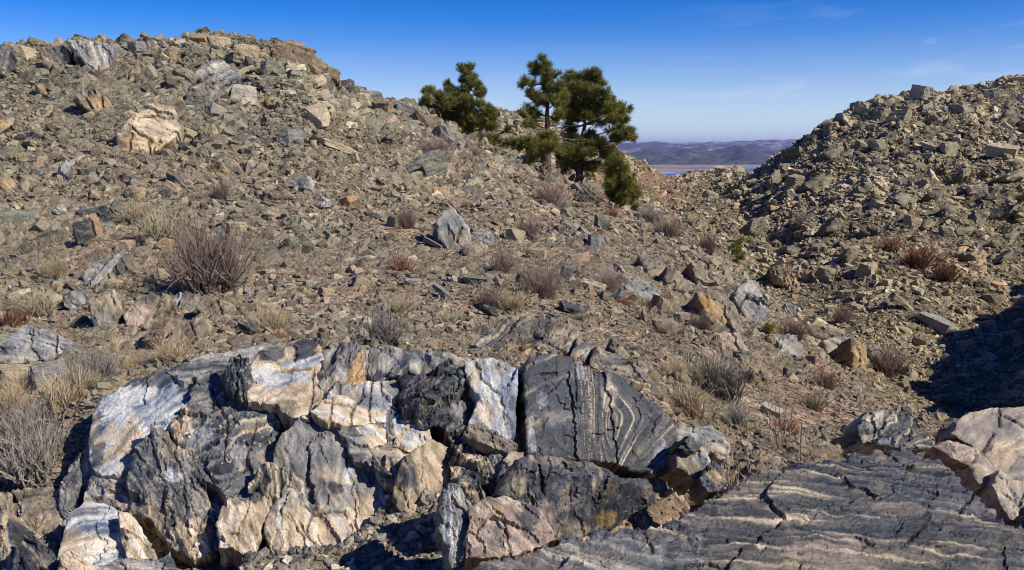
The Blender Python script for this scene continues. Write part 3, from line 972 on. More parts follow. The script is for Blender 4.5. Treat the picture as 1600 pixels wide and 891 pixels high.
    fa = np.zeros((len(VV), 3), np.float32)
    fa[:nv, 0], fa[:nv, 1], fa[:nv, 2] = al / 90, t * wl / 7, sd * 3.1
    for k_ in range(5):
        fa[nv + k_ * nb:nv + k_ * nb + nb] = fa[:nb] + (0, 0, .3 + .35 * k_)
    fo_.data.foreach_set('vector', fa.ravel())
    c = Vector(P0 - n * thick * 0.5)
    o.data.transform(Matrix.Translation(-c))
    o.location = c
    return tag(o, label, cat, group, 'thing')


GM = 'joint blocks of the pale marble outcrop'
MB, BL = 'marble_block', 'rock_block'
# the left, blue-black and cream end of the outcrop
slab(MB, 'pale slanting slab with a blue-black rim at the left end of the outcrop', 'rock slab', 'P',
     [(137, 703), (144, 653), (158, 624), (183, 607), (208, 593), (237, 580), (266, 575), (290, 588), (304, 603), (300, 625), (275, 650), (262, 664), (241, 680), (216, 705), (204, 725), (175, 735), (158, 738), (144, 725)],
     'white', off=.1, yaw=-8, up=52, ang=-38, wl=5, relief=.45, strata=.8, mat=M_MARBLE, facets=3,
     mixs=[((150, 690, 14, 60), 'dark', .95), ((230, 590, 75, 17), 'dark', .95), ((195, 690, 40, 34), 'cream', .8), ((290, 600, 14, 20), 'dark', .7)])
slab(BL, 'broad dark gneiss face with pale streaks left of the white marble', 'rock face', 'P',
     [(300, 603), (312, 585), (330, 575), (360, 590), (385, 615), (390, 640), (402, 628), (425, 645), (435, 660), (425, 680), (440, 690), (432, 720), (440, 750), (425, 765), (400, 785), (360, 780), (340, 755), (325, 730), (300, 720), (285, 695), (275, 680), (262, 664), (278, 640), (300, 622)],
     'dark', off=.2, yaw=18, up=42, ang=-28, wl=7, warp=1.3, relief=1.2, veins=.6, cracks=[[(330, 600), (355, 660), (350, 720)], [(400, 660), (380, 740)]],
     mixs=[((285, 645, 18, 35), 'cream', .9), ((310, 680, 25, 16), 'white', .55), ((420, 720, 16, 30), 'brown', .8), ((365, 705, 40, 10), 'grey', .8)])
slab(BL, 'jagged dark twin-peaked block before the pale slanting slab', 'rock block', 'P',
     [(197, 760), (205, 722), (218, 700), (238, 685), (240, 668), (248, 663), (262, 670), (274, 697), (280, 676), (296, 673), (298, 690), (312, 708), (322, 715), (330, 745), (345, 765), (365, 790), (365, 820), (352, 850), (300, 868), (270, 855), (250, 822), (235, 802), (215, 795), (196, 790)],
     'dark', off=.3, yaw=14, up=36, ang=62, wl=9, warp=1.6, relief=1.5, veins=.5, cracks=[[(248, 680), (285, 735), (290, 800)], [(300, 715), (330, 780), (300, 850)]],
     mixs=[((270, 745, 22, 10), 'white', .8), ((262, 700, 12, 28), 'brown', .6), ((240, 800, 26, 30), 'brown', .75), ((300, 840, 40, 30), 'cream', .75), ((340, 790, 20, 20), 'white', .4)])
slab(BL, 'narrow layered dark edge at the left foot of the outcrop', 'rock block', 'P',
     [(110, 728), (125, 706), (138, 697), (147, 715), (150, 740), (145, 765), (130, 785), (116, 800), (106, 815), (96, 845), (92, 800), (97, 755)],
     'dark', off=.14, yaw=-25, up=30, ang=112, wl=5, relief=1.1, mixs=[((125, 708, 14, 10), 'brown', .9), ((104, 800, 8, 40), 'grey', .8)])
slab(BL, 'small folded grey block between pale slab and twin-peaked block', 'rock block', 'P',
     [(145, 745), (160, 722), (195, 712), (205, 722), (200, 765), (212, 790), (190, 800), (160, 790), (132, 790), (135, 765)], 'grey', off=.2, yaw=5, up=42, ang=20, wl=6, warp=2, relief=1.2,
     mixs=[((160, 738, 30, 14), 'dark', .9), ((185, 770, 20, 18), 'pink', .6)])
slab(MB, 'white streaked marble block at the lower left corner of the outcrop', 'marble block', 'P',
     [(92, 870), (100, 830), (110, 802), (132, 786), (150, 789), (172, 793), (186, 800), (190, 830), (198, 865), (180, 882), (130, 880), (108, 878)],
     'white', off=.4, yaw=0, up=50, ang=-10, wl=6, relief=.55, mat=M_MARBLE, mixs=[((110, 850, 25, 25), 'cream', .8), ((140, 850, 60, 16), 'cream', .5), ((125, 800, 30, 10), 'grey', .6)])
slab(MB, 'cream marble wedge right of the white streaked corner block', 'marble block', 'P',
     [(186, 800), (205, 803), (222, 828), (240, 858), (243, 876), (220, 882), (200, 870), (190, 832)], 'cream', off=.5, yaw=25, up=42, ang=60, wl=7, mat=M_MARBLE, mixs=[((235, 860, 10, 30), 'brown', .8)])
slab(MB, 'cream block broken low at the very left foot of the outcrop', 'marble block', 'P',
     [(84, 900), (96, 870), (108, 858), (122, 866), (135, 880), (158, 884), (160, 900)], 'cream', off=.62, yaw=0, up=45, ang=40, wl=7, mat=M_MARBLE)
slab(BL, 'flat dark grey slab lying at the bottom edge below the marble wedge', 'rock slab', 'P',
     [(160, 900), (163, 884), (178, 875), (215, 871), (245, 873), (262, 857), (272, 880), (280, 900)], 'grey', off=.7, yaw=5, up=60, ang=4, wl=4, mixs=[((270, 880, 14, 25), 'dark', .9)])
slab(BL, 'brown broken block at the left edge of the photo', 'rock block', 'P',
     [(-20, 770), (15, 768), (14, 785), (32, 786), (55, 828), (40, 850), (18, 858), (-20, 850)], 'brown', off=.3, yaw=-20, up=35, ang=70, wl=6, relief=1.6)
slab(BL, 'pinkish brown block beside the left foot of the outcrop', 'rock block', 'P',
     [(18, 768), (50, 762), (92, 760), (92, 805), (94, 838), (80, 858), (60, 835), (34, 795)], 'brown', off=.2, yaw=-5, up=42, ang=-20, wl=6, mixs=[((78, 830, 18, 24), 'pink', .9)])
slab(BL, 'black pointed rock in the bottom left corner', 'rock', 'P',
     [(10, 900), (20, 862), (36, 836), (46, 834), (68, 852), (90, 876), (96, 900)], 'black', off=.62, yaw=20, up=30, ang=50, wl=6, relief=1.3, mat=M_BLACK)
slab(BL, 'dark shard standing at the left border beside the black pointed rock', 'rock', 'P',
     [(-14, 905), (-12, 800), (2, 795), (14, 820), (18, 860), (12, 905)], 'dark', off=.5, yaw=-30, up=22, ang=85, wl=5, mixs=[((4, 830, 6, 40), 'ochre', .8)])
slab('bedrock_mass', 'broken dark bedrock showing in the gaps between the outcrop blocks', 'bedrock', 'P',
     [(105, 860), (110, 760), (150, 665), (200, 605), (300, 570), (480, 545), (640, 562), (800, 575), (900, 580), (1000, 600), (1050, 680), (1090, 760), (1080, 830), (880, 850), (720, 860), (600, 800), (420, 850), (250, 880)],
     'grey', dist=7.0, off=-.02, yaw=6, up=41, ang=30, wl=9, warp=2, relief=2.0, pitch=4.5, thick=.4, facets=5, strata=1.6, mixs=[((300, 700, 140, 120), 'dark', .6), ((600, 640, 160, 80), 'brown', .5)])
# white marble bed along the crest
slab(BL, 'blue-grey slab forming the top edge behind the dark gneiss face', 'rock slab', 'P',
     [(262, 580), (285, 563), (330, 553), (372, 545), (420, 538), (470, 533), (440, 556), (400, 566), (385, 585), (360, 575), (325, 580), (290, 597)], 'grey', off=.06, yaw=0, up=62, ang=-6, wl=4, relief=.6, mixs=[((300, 570, 50, 9), 'dark', .8), ((440, 545, 26, 10), 'dark', .7)])
slab(BL, 'cluster of thin black upright fins beside the white marble', 'rock fin', 'P',
     [(350, 580), (360, 560), (374, 555), (388, 563), (393, 600), (390, 628), (374, 616), (360, 604)], 'black', off=.36, yaw=30, up=25, ang=78, wl=4, relief=1.8, strata=2.4, mat=M_BLACK, veins=.5)
slab(MB, 'large white and cream marble face with a dark top band', 'marble block', 'B',
     [(92, 310), (100, 240), (150, 175), (200, 150), (270, 155), (330, 115), (400, 100), (440, 110), (482, 150), (492, 200), (500, 240), (470, 270), (452, 300), (490, 350), (495, 410), (480, 440), (440, 495), (410, 520), (350, 505), (280, 475), (250, 425), (180, 415), (100, 415)],
     'cream', off=.22, yaw=14, up=44, ang=-12, wl=9, relief=.55, mat=M_MARBLE, facets=4, cracks=[[(445, 270), (440, 400), (420, 500)], [(270, 255), (380, 260), (450, 255)]],
     mixs=[((260, 310, 170, 45), 'white', .9), ((400, 215, 110, 30), 'white', .95), ((210, 170, 90, 40), 'dark', .95), ((410, 150, 90, 50), 'black', .95), ((130, 260, 40, 40), 'white', .8)])
slab(BL, 'grey folded rock with rusty streaks right of the large white face', 'rock block', 'B',
     [(492, 160), (530, 132), (600, 118), (680, 125), (688, 160), (652, 210), (642, 260), (615, 310), (660, 360), (600, 402), (540, 427), (505, 410), (492, 350), (455, 300), (478, 266), (502, 240)],
     'grey', off=.2, yaw=8, up=48, ang=118, wl=8, warp=2, relief=1.1, mixs=[((620, 190, 50, 80), 'brown', .7), ((560, 330, 60, 60), 'brown', .6), ((480, 290, 16, 50), 'dark', .9)])
slab(BL, 'thin ochre slice between grey folded rock and smooth knob', 'rock slice', 'B',
     [(690, 138), (722, 150), (712, 200), (702, 260), (722, 300), (690, 335), (640, 352), (604, 334), (632, 290), (646, 240), (656, 200)], 'ochre', off=.2, yaw=8, up=45, ang=105, wl=7, relief=.8)
slab(BL, 'smooth rounded tan-grey knob on the outcrop crest', 'rock', 'B',
     [(722, 150), (790, 154), (802, 190), (782, 240), (750, 282), (715, 266), (705, 230), (712, 190)], 'grey', off=.25, yaw=0, up=45, ang=80, wl=12, relief=.6, mixs=[((750, 210, 60, 80), 'brown', .6)])
slab(BL, 'glassy dark grey block on the crest right of the smooth knob', 'rock block', 'B',
     [(800, 155), (850, 148), (900, 150), (952, 165), (946, 220), (925, 270), (905, 312), (830, 318), (765, 320), (752, 292), (790, 220)], 'grey', off=.24, yaw=10, up=38, ang=100, wl=8, relief=1.1, mat=M_BLACK,
     mixs=[((800, 300, 60, 50), 'black', .98), ((935, 230, 26, 80), 'black', .9), ((860, 165, 60, 16), 'dark', .8)])
slab(BL, 'small grey flat-faced block behind the glassy dark one', 'rock block', 'B',
     [(955, 170), (1022, 165), (1032, 220), (1002, 278), (960, 262), (945, 220)], 'grey', off=.18, yaw=20, up=42, ang=20, wl=14, relief=.5)
slab(MB, 'cracked cream marble face below the grey folded rock', 'marble block', 'B',
     [(498, 432), (540, 427), (600, 405), (655, 365), (722, 328), (760, 325), (830, 318), (905, 320), (912, 370), (862, 440), (826, 480), (822, 532), (690, 552), (640, 562), (540, 552), (488, 542), (438, 502)],
     'cream', off=.26, yaw=10, up=42, ang=15, wl=10, relief=.6, mat=M_MARBLE, facets=4,
     cracks=[[(722, 330), (702, 420), (652, 480), (640, 560)], [(752, 325), (742, 535)], [(800, 320), (812, 400), (858, 442)], [(500, 450), (650, 470), (720, 400)], [(545, 430), (535, 550)]],
     mixs=[((790, 400, 110, 110), 'white', .75), ((870, 360, 50, 60), 'grey', .7), ((500, 510, 60, 30), 'grey', .6)])
slab(MB, 'cream marble joint block with black flecks under the cracked face', 'marble block', 'B',
     [(690, 555), (822, 534), (836, 640), (780, 668), (742, 692), (702, 642), (670, 572)], 'cream', off=.28, yaw=18, up=38, ang=40, wl=8, relief=.6, mat=M_MARBLE, mixs=[((800, 560, 40, 30), 'dark', .7), ((720, 590, 60, 30), 'white', .7)])
slab(MB, 'mottled black and white marble joint block', 'marble block', 'B',
     [(834, 505), (868, 452), (905, 438), (946, 500), (950, 532), (900, 602), (837, 640), (826, 560)], 'white', off=.27, yaw=4, up=42, ang=70, wl=6, warp=2, relief=.9, mat=M_MARBLE, mixs=[((880, 500, 40, 40), 'black', .8), ((870, 560, 24, 16), 'black', .7), ((880, 610, 40, 30), 'cream', .7)])
slab(MB, 'grey-speckled cream marble joint block beside the convoluted rock', 'marble block', 'B',
     [(900, 604), (952, 542), (1020, 532), (1062, 592), (1064, 622), (1002, 682), (962, 702), (880, 662)], 'cream', off=.3, yaw=10, up=40, ang=30, wl=7, relief=.6, mat=M_MARBLE, mixs=[((980, 630, 60, 40), 'white', .8)])
slab(MB, 'tan and blue-grey marble joint block above the pointed cream boulder', 'marble block', 'B',
     [(742, 694), (840, 652), (962, 704), (932, 745), (902, 842), (884, 885), (850, 870), (800, 860), (770, 745)], 'cream', off=.26, yaw=-4, up=48, ang=25, wl=8, relief=.6, mat=M_MARBLE, cracks=[[(855, 760), (870, 850)]], mixs=[((850, 730, 90, 40), 'grey', .55), ((820, 680, 70, 16), 'brown', .7)])
slab(BL, 'convoluted black and tan rock between cream marble and blue-white block', 'rock block', 'C',
     [(-120, 388), (-90, 360), (-20, 350), (40, 310), (110, 262), (180, 285), (228, 330), (236, 400), (280, 455), (310, 490), (275, 560), (250, 620), (205, 682), (165, 718), (130, 670), (60, 625), (0, 640), (-30, 600), (-110, 600), (-115, 540), (-150, 510), (-100, 430)],
     'swirl', off=.3, yaw=16, up=38, ang=-25, wl=11, warp=3, relief=2.2, strata=2, mat=M_BLACK, mixs=[((40, 500, 60, 70), 'brown', .85), ((210, 550, 60, 60), 'grey', .7), ((170, 380, 50, 60), 'dark', .9), ((100, 600, 120, 40), 'black', .9), ((60, 360, 60, 30), 'brown', .6)])
slab(MB, 'blue-white marble block left of the dark upright crack', 'marble block', 'C',
     [(235, 292), (300, 280), (370, 285), (500, 318), (506, 380), (496, 480), (500, 640), (470, 692), (420, 662), (330, 642), (260, 642), (225, 684), (205, 686), (250, 622), (280, 560), (312, 490), (282, 450), (242, 380)],
     'white', off=.3, yaw=14, up=36, ang=75, wl=12, relief=.6, mat=M_MARBLE, facets=4, cracks=[[(290, 300), (310, 390), (420, 480), (440, 620)]],
     mixs=[((400, 320, 120, 45), 'grey', .8), ((270, 380, 50, 70), 'cream', .8), ((340, 560, 80, 70), 'cream', .7), ((470, 560, 30, 120), 'grey', .5)])
slab(BL, 'brown stick-shaped rock lying below the blue-white block', 'rock', 'C',
     [(230, 672), (258, 638), (330, 636), (400, 680), (450, 695), (502, 735), (462, 758), (400, 748), (320, 722), (260, 700)], 'brown', off=.5, yaw=5, up=40, ang=22, wl=5, relief=1.1, thick=.16)
slab(BL, 'dark folded rock with cream lenses below the stick-shaped rock', 'rock block', 'C',
     [(150, 760), (195, 700), (280, 712), (345, 740), (390, 765), (430, 810), (435, 900), (410, 960), (330, 1000), (240, 960), (170, 900)], 'swirl', off=.3, yaw=8, up=40, ang=20, wl=9, warp=3, relief=1.8, strata=1.8, mixs=[((280, 820, 60, 40), 'cream', .7), ((400, 850, 40, 80), 'grey', .8)])
slab(MB, 'pale grey wedge against the left side of the black block', 'marble block', 'C',
     [(435, 830), (480, 770), (540, 780), (530, 840), (490, 920), (450, 960), (425, 900)], 'grey', off=.32, yaw=20, up=38, ang=60, wl=12, relief=.6, mixs=[((490, 830, 50, 60), 'cream', .7)])
# the big central slab and its neighbours
slab(MB, 'big streaked grey slab fading to cream in the middle of the outcrop', 'marble slab', 'D',
     [(300, 75), (345, -10), (400, -60), (470, -130), (560, -120), (690, -90), (760, -30), (800, 60), (905, 110), (935, 185), (960, 280), (1030, 380), (1048, 480), (1010, 625), (880, 655), (770, 745), (620, 755), (480, 800), (335, 835), (280, 765), (235, 640), (232, 545), (262, 465), (342, 400), (372, 300), (298, 205), (290, 150)],
     'grey', off=.34, yaw=10, up=40, ang=72, wl=9, warp=1.1, relief=.8, facets=6, mat=M_MARBLE,
     cracks=[[(450, 570), (500, 650), (600, 750)], [(545, 480), (510, 600), (500, 650)], [(490, 465), (560, 520), (680, 490), (750, 480), (770, 530)], [(640, 390), (640, 450)], [(730, 40), (780, 90), (770, 160)]],
     mixs=[((450, 620, 240, 170), 'cream', .92), ((900, 520, 170, 150), 'cream', .85), ((640, 620, 130, 120), 'cream', .6), ((620, 300, 160, 120), 'brown', .45), ((540, 100, 160, 90), 'dark', .2), ((420, 280, 50, 120), 'brown', .5), ((320, 150, 60, 90), 'brown', .6), ((790, 230, 50, 60), 'white', .9), ((690, 330, 50, 40), 'black', .9), ((860, 240, 60, 70), 'brown', .7), ((930, 250, 24, 60), 'black', .95), ((620, 260, 120, 24), 'pink', .6)])
slab(BL, 'narrow bluish slab leaning on the right of the big streaked slab', 'rock slab', 'B',
     [(572, 585), (600, 552), (668, 545), (692, 600), (722, 660), (742, 712), (706, 745), (660, 735), (640, 692), (634, 652), (592, 612)], 'grey', off=.42, yaw=-6, up=40, ang=12, wl=5, relief=.8, mixs=[((660, 590, 40, 40), 'dark', .4), ((680, 720, 40, 20), 'dark', .8)])
slab(BL, 'cream and dark lower face between the twin-peaked block and big slab', 'rock face', 'D',
     [(-20, 385), (80, 420), (140, 400), (200, 380), (252, 420), (252, 482), (192, 612), (172, 765), (100, 770), (20, 740), (-60, 720), (-90, 560)], 'cream', off=.38, yaw=20, up=38, ang=65, wl=9, relief=1, mat=M_MARBLE, mixs=[((90, 390, 180, 60), 'dark', .9), ((100, 650, 60, 100), 'brown', .6)])
slab(BL, 'crumpled dark knob between the dark gneiss face and big slab', 'rock', 'D',
     [(140, 270), (200, 190), (290, 200), (350, 240), (372, 300), (345, 385), (310, 415), (255, 420), (200, 360), (130, 350)], 'swirl', off=.42, yaw=25, up=34, ang=70, wl=7, warp=2, relief=1.8, strata=2, mixs=[((190, 270, 50, 50), 'brown', .8)])
slab(MB, 'pointed cream boulder with a black blotch on its left face', 'boulder', 'D',
     [(1088, 330), (1110, 250), (1150, 160), (1230, 90), (1300, 20), (1345, -5), (1425, 10), (1452, 60), (1446, 200), (1402, 290), (1392, 400), (1384, 512), (1300, 482), (1200, 442), (1100, 412), (1083, 372)],
     'brown', off=.5, yaw=12, up=40, ang=75, wl=14, relief=.9, mat=M_MARBLE, thick=.4, creases=[((1230, 90), (1120, 400), .9), ((1440, 230), (1100, 400), .8)],
     mixs=[((1340, 150, 120, 180), 'cream', .75), ((1190, 280, 50, 80), 'dark', .95), ((1160, 370, 80, 30), 'cream', .6), ((1300, 420, 90, 60), 'ochre', .5)])
slab(BL, 'thin black fin wedged left of the pointed cream boulder', 'rock fin', 'B',
     [(762, 735), (790, 728), (812, 770), (845, 800), (862, 822), (830, 825), (790, 795), (765, 760)], 'black', off=.45, yaw=-10, up=35, ang=50, wl=4, mat=M_BLACK, thick=.1)
slab(BL, 'tall narrow pillar of pale grey layered rock at the bottom edge', 'rock pillar', 'E',
     [(60, 310), (90, 282), (130, 288), (162, 332), (186, 430), (192, 520), (210, 560), (196, 640), (170, 705), (110, 785), (84, 800), (70, 650), (30, 540), (48, 400)], 'grey', dist=5.2, off=0, yaw=14, up=34, ang=87, wl=5, warp=.8, relief=1.2, strata=1.6, thick=.3,
     mixs=[((110, 520, 50, 200), 'white', .55), ((40, 520, 14, 120), 'dark', .6), ((130, 480, 14, 120), 'brown', .6)])
slab(BL, 'dark crumbly block just above the pinkish rock', 'rock block', 'E',
     [(95, 262), (180, 232), (250, 290), (290, 350), (300, 385), (220, 450), (190, 440), (165, 330), (132, 285)], 'swirl', dist=5.6, off=0, yaw=10, up=46, ang=35, wl=7, warp=2, relief=1.6, mixs=[((220, 380, 40, 60), 'brown', .7)])
slab(BL, 'pinkish rock with a black speckled patch and a dark crack', 'rock block', 'E',
     [(200, 455), (280, 385), (380, 368), (490, 385), (560, 405), (612, 420), (645, 460), (692, 560), (702, 600), (620, 652), (480, 702), (300, 712), (195, 715), (190, 610), (212, 535)],
     'pink', dist=5.15, off=0, yaw=6, up=48, ang=40, wl=16, relief=.8, facets=4, cracks=[[(340, 440), (400, 480), (420, 580), (450, 700)], [(300, 500), (240, 600), (290, 640), (290, 700)]],
     mixs=[((560, 470, 70, 80), 'black', .85), ((320, 400, 60, 40), 'brown', .7), ((370, 480, 40, 60), 'ochre', .6), ((360, 600, 60, 60), 'grey', .5), ((560, 580, 60, 30), 'black', .35)])
slab(BL, 'low bluish black block with a brown top at the foot of the swirled slab', 'rock block', 'E',
     [(385, 345), (470, 230), (550, 112), (640, 95), (800, 105), (900, 122), (1050, 138), (1200, 185), (1250, 203), (1390, 200), (1500, 200), (1562, 270), (1602, 320), (1592, 350), (1500, 372), (1400, 430), (1240, 520), (1100, 540), (1030, 575), (1000, 610), (880, 610), (700, 600), (645, 462), (600, 412), (480, 372)],
     'black', dist=5.7, off=0, yaw=14, up=26, ang=84, wl=9, warp=.9, relief=1, facets=4, mat=M_BLACK, creases=[((580, 195), (1260, 235), .95), ((590, 130), (430, 360), .8)],
     mixs=[((800, 130, 250, 34), 'brown', .55), ((700, 460, 150, 90), 'violet', .65), ((900, 540, 180, 60), 'violet', .6), ((1150, 290, 90, 60), 'brown', .55), ((1180, 470, 80, 50), 'ochre', .5), ((480, 260, 50, 100), 'brown', .6), ((1500, 270, 60, 50), 'brown', .4), ((850, 380, 60, 80), 'violet', .4)])


def fold(X, Y):
    """chevron folds: layers bend round a hinge"""
    a = np.sqrt((Y - 652) ** 2 + 90)
    w = sm(890, 960, X)
    X = X - 925
    return (X + 1.05 * a * sm(-35, 85, X) + 16 * np.sin((Y - 560) / 30 + X / 60) * sm(85, 5, X)) * (0.25 + 0.75 * w) + (1 - w) * 0.5 * Y


slab(BL, 'tall dark slab with tan swirling folds right of the upright crack', 'rock slab', 'C',
     [(556, 380), (572, 300), (592, 258), (700, 252), (790, 270), (830, 295), (900, 320), (960, 340), (1010, 352), (1100, 405), (1180, 470), (1260, 530), (1330, 590), (1356, 640), (1350, 720), (1332, 800), (1302, 862), (1250, 890), (1130, 870), (960, 820), (800, 805), (620, 795), (578, 785), (570, 640), (560, 500)],
     'swirl', dist=6.95, off=0, yaw=16, up=30, ang=88, wl=6.2, warp=.3, relief=.45, strata=1.6, facets=3, joints=.15, pitch=1.5, voff=-.12, mat=M_BLACK, tfun=fold, thick=.7,
     cracks=[[(825, 300), (825, 500)], [(640, 355), (720, 352)]], creases=[((612, 258), (605, 790), -0.0)],
     mixs=[((715, 470, 150, 250), 'black', .93), ((680, 690, 100, 110), 'black', .9), ((850, 340, 30, 50), 'white', .5), ((590, 660, 24, 120), 'white', .6), ((760, 590, 110, 50), 'grey', .45), ((1000, 470, 36, 80), 'cream', .55), ((1290, 780, 40, 70), 'white', .6), ((655, 490, 40, 40), 'white', .55)])
# ledges behind the outcrop
slab('rock_ledge', 'brown-grey streaked ledge rising behind the dark swirled slab', 'rock ledge', 'C',
     [(230, 275), (300, 180), (400, 60), (470, 40), (560, 20), (650, 60), (760, 45), (830, 125), (842, 190), (795, 262), (720, 275), (600, 300), (540, 380), (500, 335), (370, 290), (280, 280)], 'brown', off=.35, yaw=6, up=42, ang=-38, wl=8, warp=1.4, relief=1.2, dist=9.3,
     cracks=[[(600, 150), (680, 210), (760, 250)], [(480, 260), (590, 200)], [(840, 180), (790, 255)]], mixs=[((330, 180, 70, 90), 'grey', .8), ((620, 160, 60, 24), 'dark', .7), ((520, 230, 60, 30), 'ochre', .5)])
slab('rock_block', 'square tan-grey block right of the streaked ledge', 'rock block', 'C',
     [(795, 262), (848, 168), (942, 205), (902, 302), (840, 300)], 'brown', off=.4, yaw=10, up=42, ang=-30, wl=9, dist=9.2, mixs=[((870, 230, 50, 50), 'grey', .7)])
slab('rock_ledge', 'brown ledge banded with black sloping down right of the swirled slab', 'rock ledge', 'C',
     [(905, 310), (940, 212), (1060, 265), (1165, 325), (1240, 400), (1260, 470), (1180, 450), (1060, 385), (960, 345)], 'brown', off=.3, yaw=20, up=45, ang=28, wl=7, dist=8.9, relief=1.2, mixs=[((1000, 280, 70, 40), 'dark', .8), ((1130, 370, 90, 24), 'dark', .6)])
slab('rock_block', 'small banded grey block at the right foot of the swirled slab', 'rock block', 'F',
     [(230, 525), (350, 508), (440, 510), (522, 570), (556, 640), (540, 690), (500, 702), (460, 662), (380, 652), (250, 645)], 'grey', off=.3, yaw=14, up=40, ang=20, wl=6, dist=7.4, mixs=[((500, 650, 50, 40), 'ochre', .4), ((300, 560, 60, 30), 'white', .4)])
slab('rock_block', 'tan block with upright grain below the small banded grey block', 'rock block', 'F',
     [(245, 662), (380, 652), (452, 712), (402, 812), (362, 855), (310, 785), (250, 745)], 'brown', off=.45, yaw=20, up=34, ang=78, wl=8, dist=7.2, mixs=[((400, 700, 50, 40), 'white', .5)])
slab('rock_block', 'dark blue wedge stuck between the swirled slab and banded block', 'rock', 'F',
     [(252, 648), (308, 580), (372, 640), (335, 664)], 'black', off=.55, yaw=20, up=30, ang=40, wl=8, dist=7.3, mat=M_BLACK)
slab('rock_block', 'dark and rusty wedge beside the twiggy bush at the banded slope', 'rock', 'F',
     [(460, 722), (522, 772), (540, 840), (500, 900), (430, 905), (385, 825)], 'dark', off=.4, yaw=8, up=40, ang=50, wl=8, dist=6.9, mixs=[((480, 800, 50, 60), 'ochre', .6)])


def sweep(X, Y):
    """long layers sweeping up from the lower left and down to the right"""
    Y = Y + 9 * fbm(X / 170, Y / 60, 61.0, 3) + 3 * fbm(X / 60, Y / 22, 62.0, 2)
    return Y + 0.00042 * (X - 1230) ** 2 * np.where(X < 1230, 1.0, -0.15) - 0.10 * np.maximum(X - 1230, 0)


slab('bedrock_slab', 'wide dark banded gneiss slab filling the lower right corner', 'rock slab', 'P',
     [(700, 910), (760, 878), (850, 855), (905, 838), (975, 825), (1040, 818), (1075, 806), (1095, 786), (1130, 771), (1165, 746), (1200, 732), (1260, 722), (1290, 716), (1330, 706), (1345, 694), (1390, 686), (1440, 690), (1475, 705), (1502, 740), (1542, 780), (1580, 813), (1625, 835), (1650, 920), (700, 920)],
     'swirl', dist=3.7, off=0, yaw=8, up=60, ang=-2, wl=7, warp=.35, relief=.6, strata=4.0, joints=.1, voff=-.14, mat=M_BLACK, facets=0, tfun=sweep, thick=.5, pitch=2.0, depthref=(1250, 800), jag=6,
     cracks=[[(1000, 815), (1010, 840), (1020, 860)], [(1530, 760), (1500, 800)]], creases=[((1310, 760), (1560, 830), .28)],
     mixs=[((870, 870, 110, 16), 'ochre', .7), ((930, 870, 150, 40), 'grey', .75), ((1300, 880, 190, 22), 'brown', .75), ((1300, 860, 60, 16), 'pink', .6), ((1130, 765, 90, 18), 'brown', .5), ((1400, 720, 90, 26), 'swirl', .8), ((1440, 745, 80, 12), 'black', .7), ((1500, 790, 60, 14), 'grey', .5), ((1400, 800, 40, 10), 'pink', .45), ((1530, 850, 70, 14), 'brown', .6), ((1190, 740, 80, 10), 'brown', .6), ((1420, 868, 90, 12), 'brown', .7)])
slab('boulder', 'greenish black folded boulder perched on top of the wide banded slab', 'boulder', 'G',
     [(328, 200), (340, 160), (370, 135), (430, 125), (500, 122), (550, 140), (600, 190), (650, 250), (672, 288), (600, 306), (520, 306), (470, 285), (400, 268), (345, 275), (332, 235)], 'swirl', dist=4.85, off=0, yaw=8, up=34, ang=-40, wl=7, warp=2, relief=1.1, strata=1.2, thick=.26, mat=M_BLACK,
     mixs=[((400, 180, 80, 60), 'grey', .5), ((450, 275, 60, 12), 'white', .6), ((620, 285, 50, 14), 'grey', .7)])
GV = 'violet-tan jointed rock at the right edge'
slab('rock_block', 'large rounded violet-tan rock at the right edge before the dark shade', 'rock', 'G',
     [(770, 240), (792, 180), (850, 140), (990, 115), (1102, 116), (1200, 140), (1200, 480), (1062, 464), (982, 412), (902, 326), (872, 292), (820, 277)], 'violet', dist=7.6, off=0, yaw=10, up=40, ang=-35, wl=14, relief=.32, facets=2, joints=.15, thick=.35,
     cracks=[[(960, 245), (912, 330)], [(985, 120), (990, 200)], [(1010, 150), (1100, 205)]], mixs=[((980, 330, 90, 60), 'ochre', .35), ((1060, 200, 80, 40), 'grey', .4)], group=GV)
slab('rock_block', 'tan joint block at the left of the rounded violet-tan rock', 'rock', 'G',
     [(680, 292), (762, 266), (820, 282), (892, 322), (852, 387), (795, 365)], 'pink', dist=7.5, off=0, yaw=0, up=45, ang=10, wl=12, relief=.6, thick=.22, group=GV)
slab('rock_block', 'small triangular violet joint block between its larger neighbours', 'rock', 'G',
     [(850, 392), (896, 328), (982, 414), (952, 484), (902, 486)], 'violet', dist=7.35, off=0, yaw=14, up=40, ang=40, wl=12, relief=.6, thick=.22, group=GV)
slab('rock_block', 'grey-tan joint block beside the lower edge of the banded slab', 'rock', 'G',
     [(958, 492), (985, 420), (1062, 468), (1200, 486), (1200, 700), (1090, 660), (1045, 630)], 'violet', dist=7.1, off=0, yaw=10, up=42, ang=70, wl=12, relief=.6, thick=.22, cracks=[[(1075, 590), (1102, 520)]], mixs=[((1050, 540, 80, 70), 'grey', .6)], group=GV)
slab('rock', 'dark-sided tan sliver left of the violet-tan rock', 'rock', 'G',
     [(690, 240), (720, 190), (800, 170), (790, 200), (770, 245), (735, 250)], 'brown', dist=7.9, off=0, yaw=-20, up=40, ang=-20, wl=7, thick=.3)

# ---- jointed ledges and larger rocks up the slopes
ZOOM.update({'H': (800, 300, 2.97), 'I': (0, 300, 2.97), 'J': (0, 0, 2.97), 'K': (400, 300, 2.97)})


